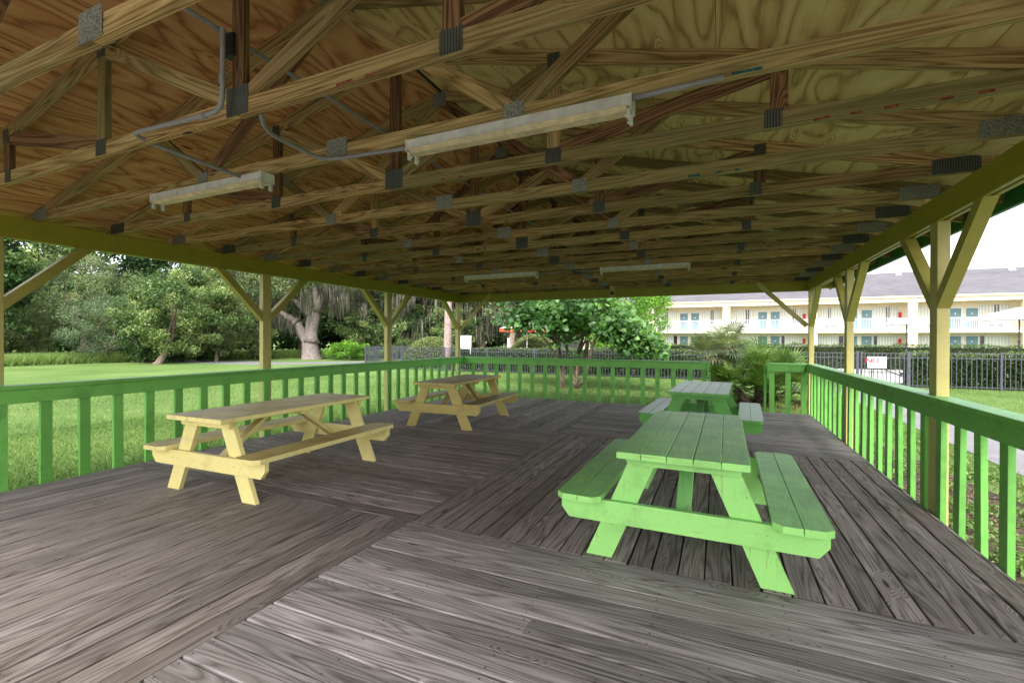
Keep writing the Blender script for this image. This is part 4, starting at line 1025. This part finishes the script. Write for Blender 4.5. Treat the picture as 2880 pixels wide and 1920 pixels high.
# gate
gate = empty('metal_gate', (4.72, 20.38, GZ)); tag(gate, 'dark metal picket gate between the two fences, carrying the NO sign', 'gate')
mb = MB()
for z in (.04, 1.03, 1.19): mb.box(.05, 1.33, -.013, .013, z, z+.028)
for k in range(10): x = .13+k*.125; mb.box(x-.01, x+.01, -.0155, .0155, .05, 1.215)
mb.build('gate_panel', M['iron'], gate)
MB().box(0, .05, -.028, .028, 0, 1.26, c=.003).build('gate_post', M['iron'], gate)
MB().box(-.10, -.05, -.028, .028, 0, 1.26, c=.003).build('gate_post', M['iron'], gate)
MB().box(1.335, 1.41, -.04, .04, 0, 1.26, c=.003).build('gate_post', M['iron'], gate)
MB().tube([(-.02, -.04, .98), (-.12, -.06, 1.0), (-.2, -.06, .92), (-.3, -.05, .90)], .014, 6).build('latch', M['iron'], gate)
# pool hand rail beyond gate
hr = MB().tube([(5.35, 21.6, GZ), (5.35, 21.6, .40), (5.42, 21.6, .43), (6.35, 21.7, .02), (6.35, 21.7, GZ)], .02, 8).build('hand_rail', M['iron']); tag(hr, 'sloping dark metal handrail behind the gate', 'handrail')
# signs
def text_obj(body, size, loc, mat, parent, ax='CENTER', bold=0.):
    cu = bpy.data.curves.new('lettering', 'FONT'); cu.body = body; cu.size = size; cu.align_x = ax; cu.extrude = .001; cu.offset = bold
    tmp = bpy.data.objects.new('tmp', cu); sc.collection.objects.link(tmp)
    dg = bpy.context.evaluated_depsgraph_get(); me = bpy.data.meshes.new_from_object(tmp.evaluated_get(dg))
    bpy.data.objects.remove(tmp)
    me.transform(Matrix.Rotation(R(90), 4, 'X')); o = bpy.data.objects.new('lettering', me); sc.collection.objects.link(o)
    me.materials.clear(); me.materials.append(mat); o.parent = parent; o.location = loc; return o
M['white'] = plain('white_sign', (.80, .80, .82), .5, noise=.03)
M['red'] = plain('sign_red', (.55, .02, .04), .5); M['greytext'] = plain('sign_grey', (.33, .34, .40), .6)
s1 = MB().box(-.275, .275, -.004, .004, 0, .40).build('pool_sign', M['white']); s1.location = (5.19, 20.35, .40)
tag(s1, 'white sign with red NO lettering hung on the metal gate', 'sign')
text_obj('NO', .235, (-.130, -.0055, .185), M['red'], s1, bold=.010)
for k, wd_ in enumerate(('DIVING', 'GLASS', 'PETS')): text_obj(wd_, .067, (.02, -.0055, .30-.066*k), M['greytext'], s1, 'LEFT')
for z, a, b in ((.10, -.16, .14), (.045, -.21, .21)):
    mb = MB(); x = a
    while x < b:
        w_ = random.uniform(.012, .03); mb.box(x, x+w_, -.0062, -.0048, z, z+random.uniform(.016, .026)); x += w_+random.uniform(.008, .02)
    mb.build('faint_lettering', M['greytext'], s1)
s2 = MB().box(-.34, .34, -.01, .01, 0, .68).build('rules_sign', M['white']); s2.location = (-11.77, 20.5, .88)
tag(s2, 'blank-looking white sign board above the fence beside the pavilion corner post', 'sign')
M['faint'] = plain('faded_print', (.55, .55, .57), .6, noise=.05)
for z, a, b, h_ in ((.52, -.14, .16, .05), (.40, -.2, .18, .02), (.33, -.18, .2, .02), (.62, -.2, .2, .018)):
    mb = MB(); x = a
    while x < b:
        w_ = random.uniform(.02, .05); mb.box(x, x+w_, -.0125, -.0105, z, z+h_); x += w_+.018
    mb.build('faded_lettering', M['faint'], s2)
mb = MB(); mb.box(-.30, -.26, .012, .04, -.25, .6); mb.box(.26, .30, .012, .04, -.25, .6); mb.build('sign_leg', M['white'], s2)
wp = MB().box(-10.05, -9.93, 21.9, 22.0, GZ, 1.45, c=.004).build('white_post', M['white']); tag(wp, 'slim white post standing below the red and white umbrella', 'post')

# umbrellas ---------------------------------------------------------------------------------------
def umbrella(loc, rr, zr, za, mats, label, pole='iron', valance=0., n=8, tilt=0):
    root = empty('patio_umbrella', loc, .3); tag(root, label, 'umbrella', 'patio umbrellas by the pool'); mb = MB()
    for k in range(n):
        a0, a1 = 2*math.pi*k/n, 2*math.pi*(k+1)/n; b = len(mb.v)
        for rad_, z in ((.02, za), (rr*.55, zr+(za-zr)*.52), (rr, zr)):
            for a in (a0, a1): mb.v.append(Vector((rad_*math.cos(a), rad_*math.sin(a), z)))
        mb.face([b, b+2, b+3, b+1], [(0, 0)]*4, (0, 0), 0); mb.face([b+2, b+4, b+5, b+3], [(0, 0)]*4, (0, 0), 0)
        if valance:
            b2 = len(mb.v)
            for a in (a0, a1): mb.v.append(Vector((rr*math.cos(a), rr*math.sin(a), zr-valance)))
            mb.face([b+4, b2, b2+1, b+5], [(0, 0)]*4, (0, 0), 1)
    cn = mb.build('canopy', mats, root); md = cn.modifiers.new('thick', 'SOLIDIFY'); md.thickness = .004
    mb = MB(); mb.tube([(0, 0, 0), (0, 0, za+.06)], .024, 8); mb.build('pole', M[pole], root)
    mb = MB(); mb.tube([(0, 0, 0), (0, 0, .12)], .22, 14); mb.build('base', M[pole], root)
    mb = MB()
    for k in range(n):
        a = 2*math.pi*k/n; mb.tube([(rr*.97*math.cos(a), rr*.97*math.sin(a), zr-.01), (0.03*math.cos(a), .03*math.sin(a), za-.05)], .008, 4)
    mb.build('ribs', M[pole], root)
    mb = MB(); mb.tube([(0, 0, za*.52), (0, 0, za*.52+.12)], .045, 8); mb.build('crank', M[pole], root); return root
cw = plain('white_canvas', (.80, .77, .73), .8, noise=.03); cg = plain('grey_white_canvas', (.62, .64, .68), .8, noise=.04); cr_ = plain('red_canvas', (.62, .12, .06), .7, noise=.05)
umbrella((11.0, 25.1, GZ), 1.62, 2.50, 3.0, [cw, cw], 'large cream umbrella in front of the motel at the right edge', valance=.0)
umbrella((8.2, 27.7, GZ), 1.15, 2.42, 2.72, [cg, cg], 'smaller grey-white umbrella in front of the motel, left of the near right post')
umbrella((-9.35, 22.9, GZ), 1.5, 2.25, 2.62, [cw, cr_], 'white umbrella with a red valance, half hidden by the heart-leaved tree', valance=.2, pole='white')
umbrella((-4.3, 27.4, GZ), 1.2, 1.30, 1.62, [cw, cw], 'low white umbrella seen through the leaves beyond the hedge')

# ------------------------------------------------------------------ MOTEL
mot = empty('motel', (9, 58, GZ)); tag(mot, 'long two-storey cream motel with teal doors, white balcony rails and grey shingle roof', 'motel')
MO = Vector(mot.location)
def mk(mb, name, mat, parent=None):
    o = mb.build(name, mat)
    if parent: o.parent = parent
    else: o.parent = mot; o.matrix_parent_inverse = Matrix.Translation(-MO)
    return o
m_wall = plain('cream_yellow_stucco', (.70, .62, .46), .9, noise=.05, scale=3); m_white = plain('white_trim', (.62, .62, .63), .7, noise=.03)
m_pale = plain('pale_fascia', (.72, .63, .45), .8, noise=.03); m_door = plain('teal_door', (.12, .21, .24), .5, noise=.05)
m_gut = plain('peach_gutter', (.74, .55, .33), .6, noise=.04); m_dark = plain('dark_glass', (.03, .025, .035), .15, noise=.02, spec=.6)
t = NT('pleated_curtain'); wv = t.new('ShaderNodeTexWave'); wv.inputs['Scale'].default_value = 1.3; wv.inputs['Distortion'].default_value = 1.2; wv.bands_direction = 'X'; t.lk(t.obj(), wv.inputs['Vector'])
m_curt = t.set(t.ramp(wv.outputs['Fac'], ((.1, (.44, .45, .41)), (.7, (.62, .63, .58)))), .9, .1)
t = NT('motel_shingles'); br = t.new('ShaderNodeTexBrick'); br.inputs['Scale'].default_value = 1.; br.inputs['Color1'].default_value = (.105, .10, .115, 1); br.inputs['Color2'].default_value = (.13, .125, .138, 1); br.inputs['Mortar'].default_value = (.085, .08, .09, 1)
br.inputs['Brick Width'].default_value = .6; br.inputs['Row Height'].default_value = .3; br.inputs['Mortar Size'].default_value = .02; t.lk(t.obj(), br.inputs['Vector'])
nn_ = t.noise(t.mapv(t.obj(), (.25, .6, 1)), 1, 5, .6); m_roof = t.set(t.mix(t.ramp(nn_, ((.35, 0.), (.7, .5))), br.outputs[0], (.16, .155, .17)), .9, .15)
WX0, WX1, FY, WY = -18.5, 38.0, 57.5, 59.0
zf1, zs0, zs1, zt2 = -.25, 2.16, 2.46, 5.18
mk(MB().box(WX0, WX1, WY, WY+8.5, GZ, zt2+.3), 'wall', m_wall)
mk(MB().box(WX0-.2, WX1+.2, FY-.05, WY-.002, zs0, zs1), 'balcony_slab', m_pale)
mk(MB().box(WX0-.2, WX1+.2, FY-.1, FY+.02, zt2, 5.62), 'fascia', m_pale)
mk(MB().box(WX0-.3, WX1+.3, FY-.24, FY-.102, 5.60, 5.78), 'gutter', m_gut)
mk(MB().box(WX0-.2, WX1+.2, FY+.022, WY-.002, zt2+.05, zt2+.1), 'soffit', m_wall)
# roof slopes
mb = MB(); mb.prism([(FY-.24, 5.74), (63.5, 8.84), (69.8, 5.74)], 'x', WX0-.5, WX1+.5); mk(mb, 'roof', m_roof)
ro = bpy.data.objects['roof']
for x in (3.5, 14.6, 17.9, 27.0, 31.0):
    v_ = MB().prism([(62.7, 8.43), (63.35, 8.77), (63.35, 8.86), (63.0, 8.70)], 'x', x-.25, x+.25).build('roof_vent', m_white); v_.parent = ro
P8 = 8.32
def door(x, z, ex):
    d_ = mk(MB().box(x, x+.88, WY-.045, WY-.003, z+.02, z+2.07), 'door', m_door)
    f_ = MB(); f_.box(x-.08, x-.002, WY-.06, WY-.002, z, z+2.16); f_.box(x+.882, x+.96, WY-.06, WY-.002, z, z+2.16); f_.box(x-.002, x+.882, WY-.06, WY-.002, z+2.075, z+2.16)
    f_ = f_.build('frame', m_white); f_.parent = d_
    n_ = MB().tube([(x+.44, WY-.05, z+1.55), (x+.44, WY-.06, z+1.55)], .07, 8).build('number_disc', m_white); n_.parent = d_
    h_ = MB().box(x+.76, x+.82, WY-.10, WY-.046, z+.98, z+1.06).build('handle', m_white); h_.parent = d_
def window(x0, x1, z0, z1, gap, gap2=None):
    w_ = mk(MB().box(x0, x1, WY-.03, WY-.003, z0, z1), 'window', m_curt)
    f_ = MB(); xm = (gap[0]+gap[1])/2
    f_.box(xm-.03, xm+.03, WY-.07, WY-.04, z0, z1); f_.box(x0-.05, x0, WY-.07, WY-.004, z0, z1); f_.box(x1, x1+.05, WY-.07, WY-.004, z0, z1); f_.box(x0-.05, x1+.05, WY-.07, WY-.004, z0-.06, z0-.001)
    f_ = f_.build('frame', m_white); f_.parent = w_
    mbp = MB().box(gap[0], gap[1], WY-.036, WY-.031, z0, z1)
    if gap2: mbp.box(gap2[0], gap2[1], WY-.036, WY-.031, z0, z1)
    p_ = mbp.build('pane', m_dark); p_.parent = w_
def ac(x, z):
    a_ = mk(MB().box(x-.52, x+.52, WY-.10, WY-.004, z-.17, z+.17), 'air_conditioner', m_white); mb = MB()
    for k in range(9): xx = x-.44+k*.11; mb.box(xx-.035, xx+.035, WY-.112, WY-.1005, z-.13, z+.13)
    g_ = mb.build('grille', m_dark); g_.parent = a_
npick = 0
for k in range(-1, 5):
    c = -7.45+P8*k
    o_ = mk(MB().box(c-.38, c+.38, FY-.02, FY+.42, GZ, zt2), 'column', m_wall)
    ws = [(c+.55, c+2.98), (c+5.55, c+7.7)]
    for i_, (a, b) in enumerate(ws):
        if b > WX1 or a < WX0: continue
        g0 = a+.55*(b-a)+random.uniform(-.3, .2); z0 = zs1+.78
        window(a, b, z0, zt2-.35, (g0-.05, g0+random.uniform(.18, .4)))
        mk(MB().box(a, b, WY-.028, WY-.0035, zs1, z0-.062), 'window_apron', m_white); ac((a+b)/2+.1, zs1+.42)
        sd_ = (b-.42, b-.02) if i_ == 0 else (a+.02, a+.32)
        window(a, b, .30, 1.86, (g0-.02, g0+.02), sd_ if random.random() < .8 else None)
        mk(MB().box(a, b, WY-.028, WY-.0035, zf1, .238), 'window_apron', m_white); ac((a+b)/2, .0)
    for x in (c+3.28, c+4.52):
        if x < WX1-1: door(x, zs1+.01, 0); door(x, zf1, 0)
    bx = mk(MB().box(c-.72, c-.48, WY-.12, WY-.004, 3.7, 4.25), 'extinguisher_box', M['red']) if k in (2, 3) else None
    if k in (2, 3): mk(MB().box(c-.72, c-.48, WY-.12, WY-.004, 1.0, 1.55), 'extinguisher_box', M['red'])
    # balcony rail panel between columns
    mb = MB(); x0, x1 = c+.385, c+P8-.385
    if x1 < WX1+2:
        mb.box(x0, x1, FY+.03, FY+.07, zs1+1.10, zs1+1.15); mb.box(x0, x1, FY+.03, FY+.07, zs1+.06, zs1+.10)
        m_ = int((x1-x0)/.13)
        for q in range(m_): x = x0+(x1-x0)*(q+.5)/m_; mb.box(x-.012, x+.012, FY+.038, FY+.062, zs1+.10, zs1+1.10)
        mk(mb, 'balcony_rail', m_white)
    mk(MB().box(c-.16, c+.16, FY-.12, FY-.022, 4.95, 5.12), 'wall_lamp', m_white)
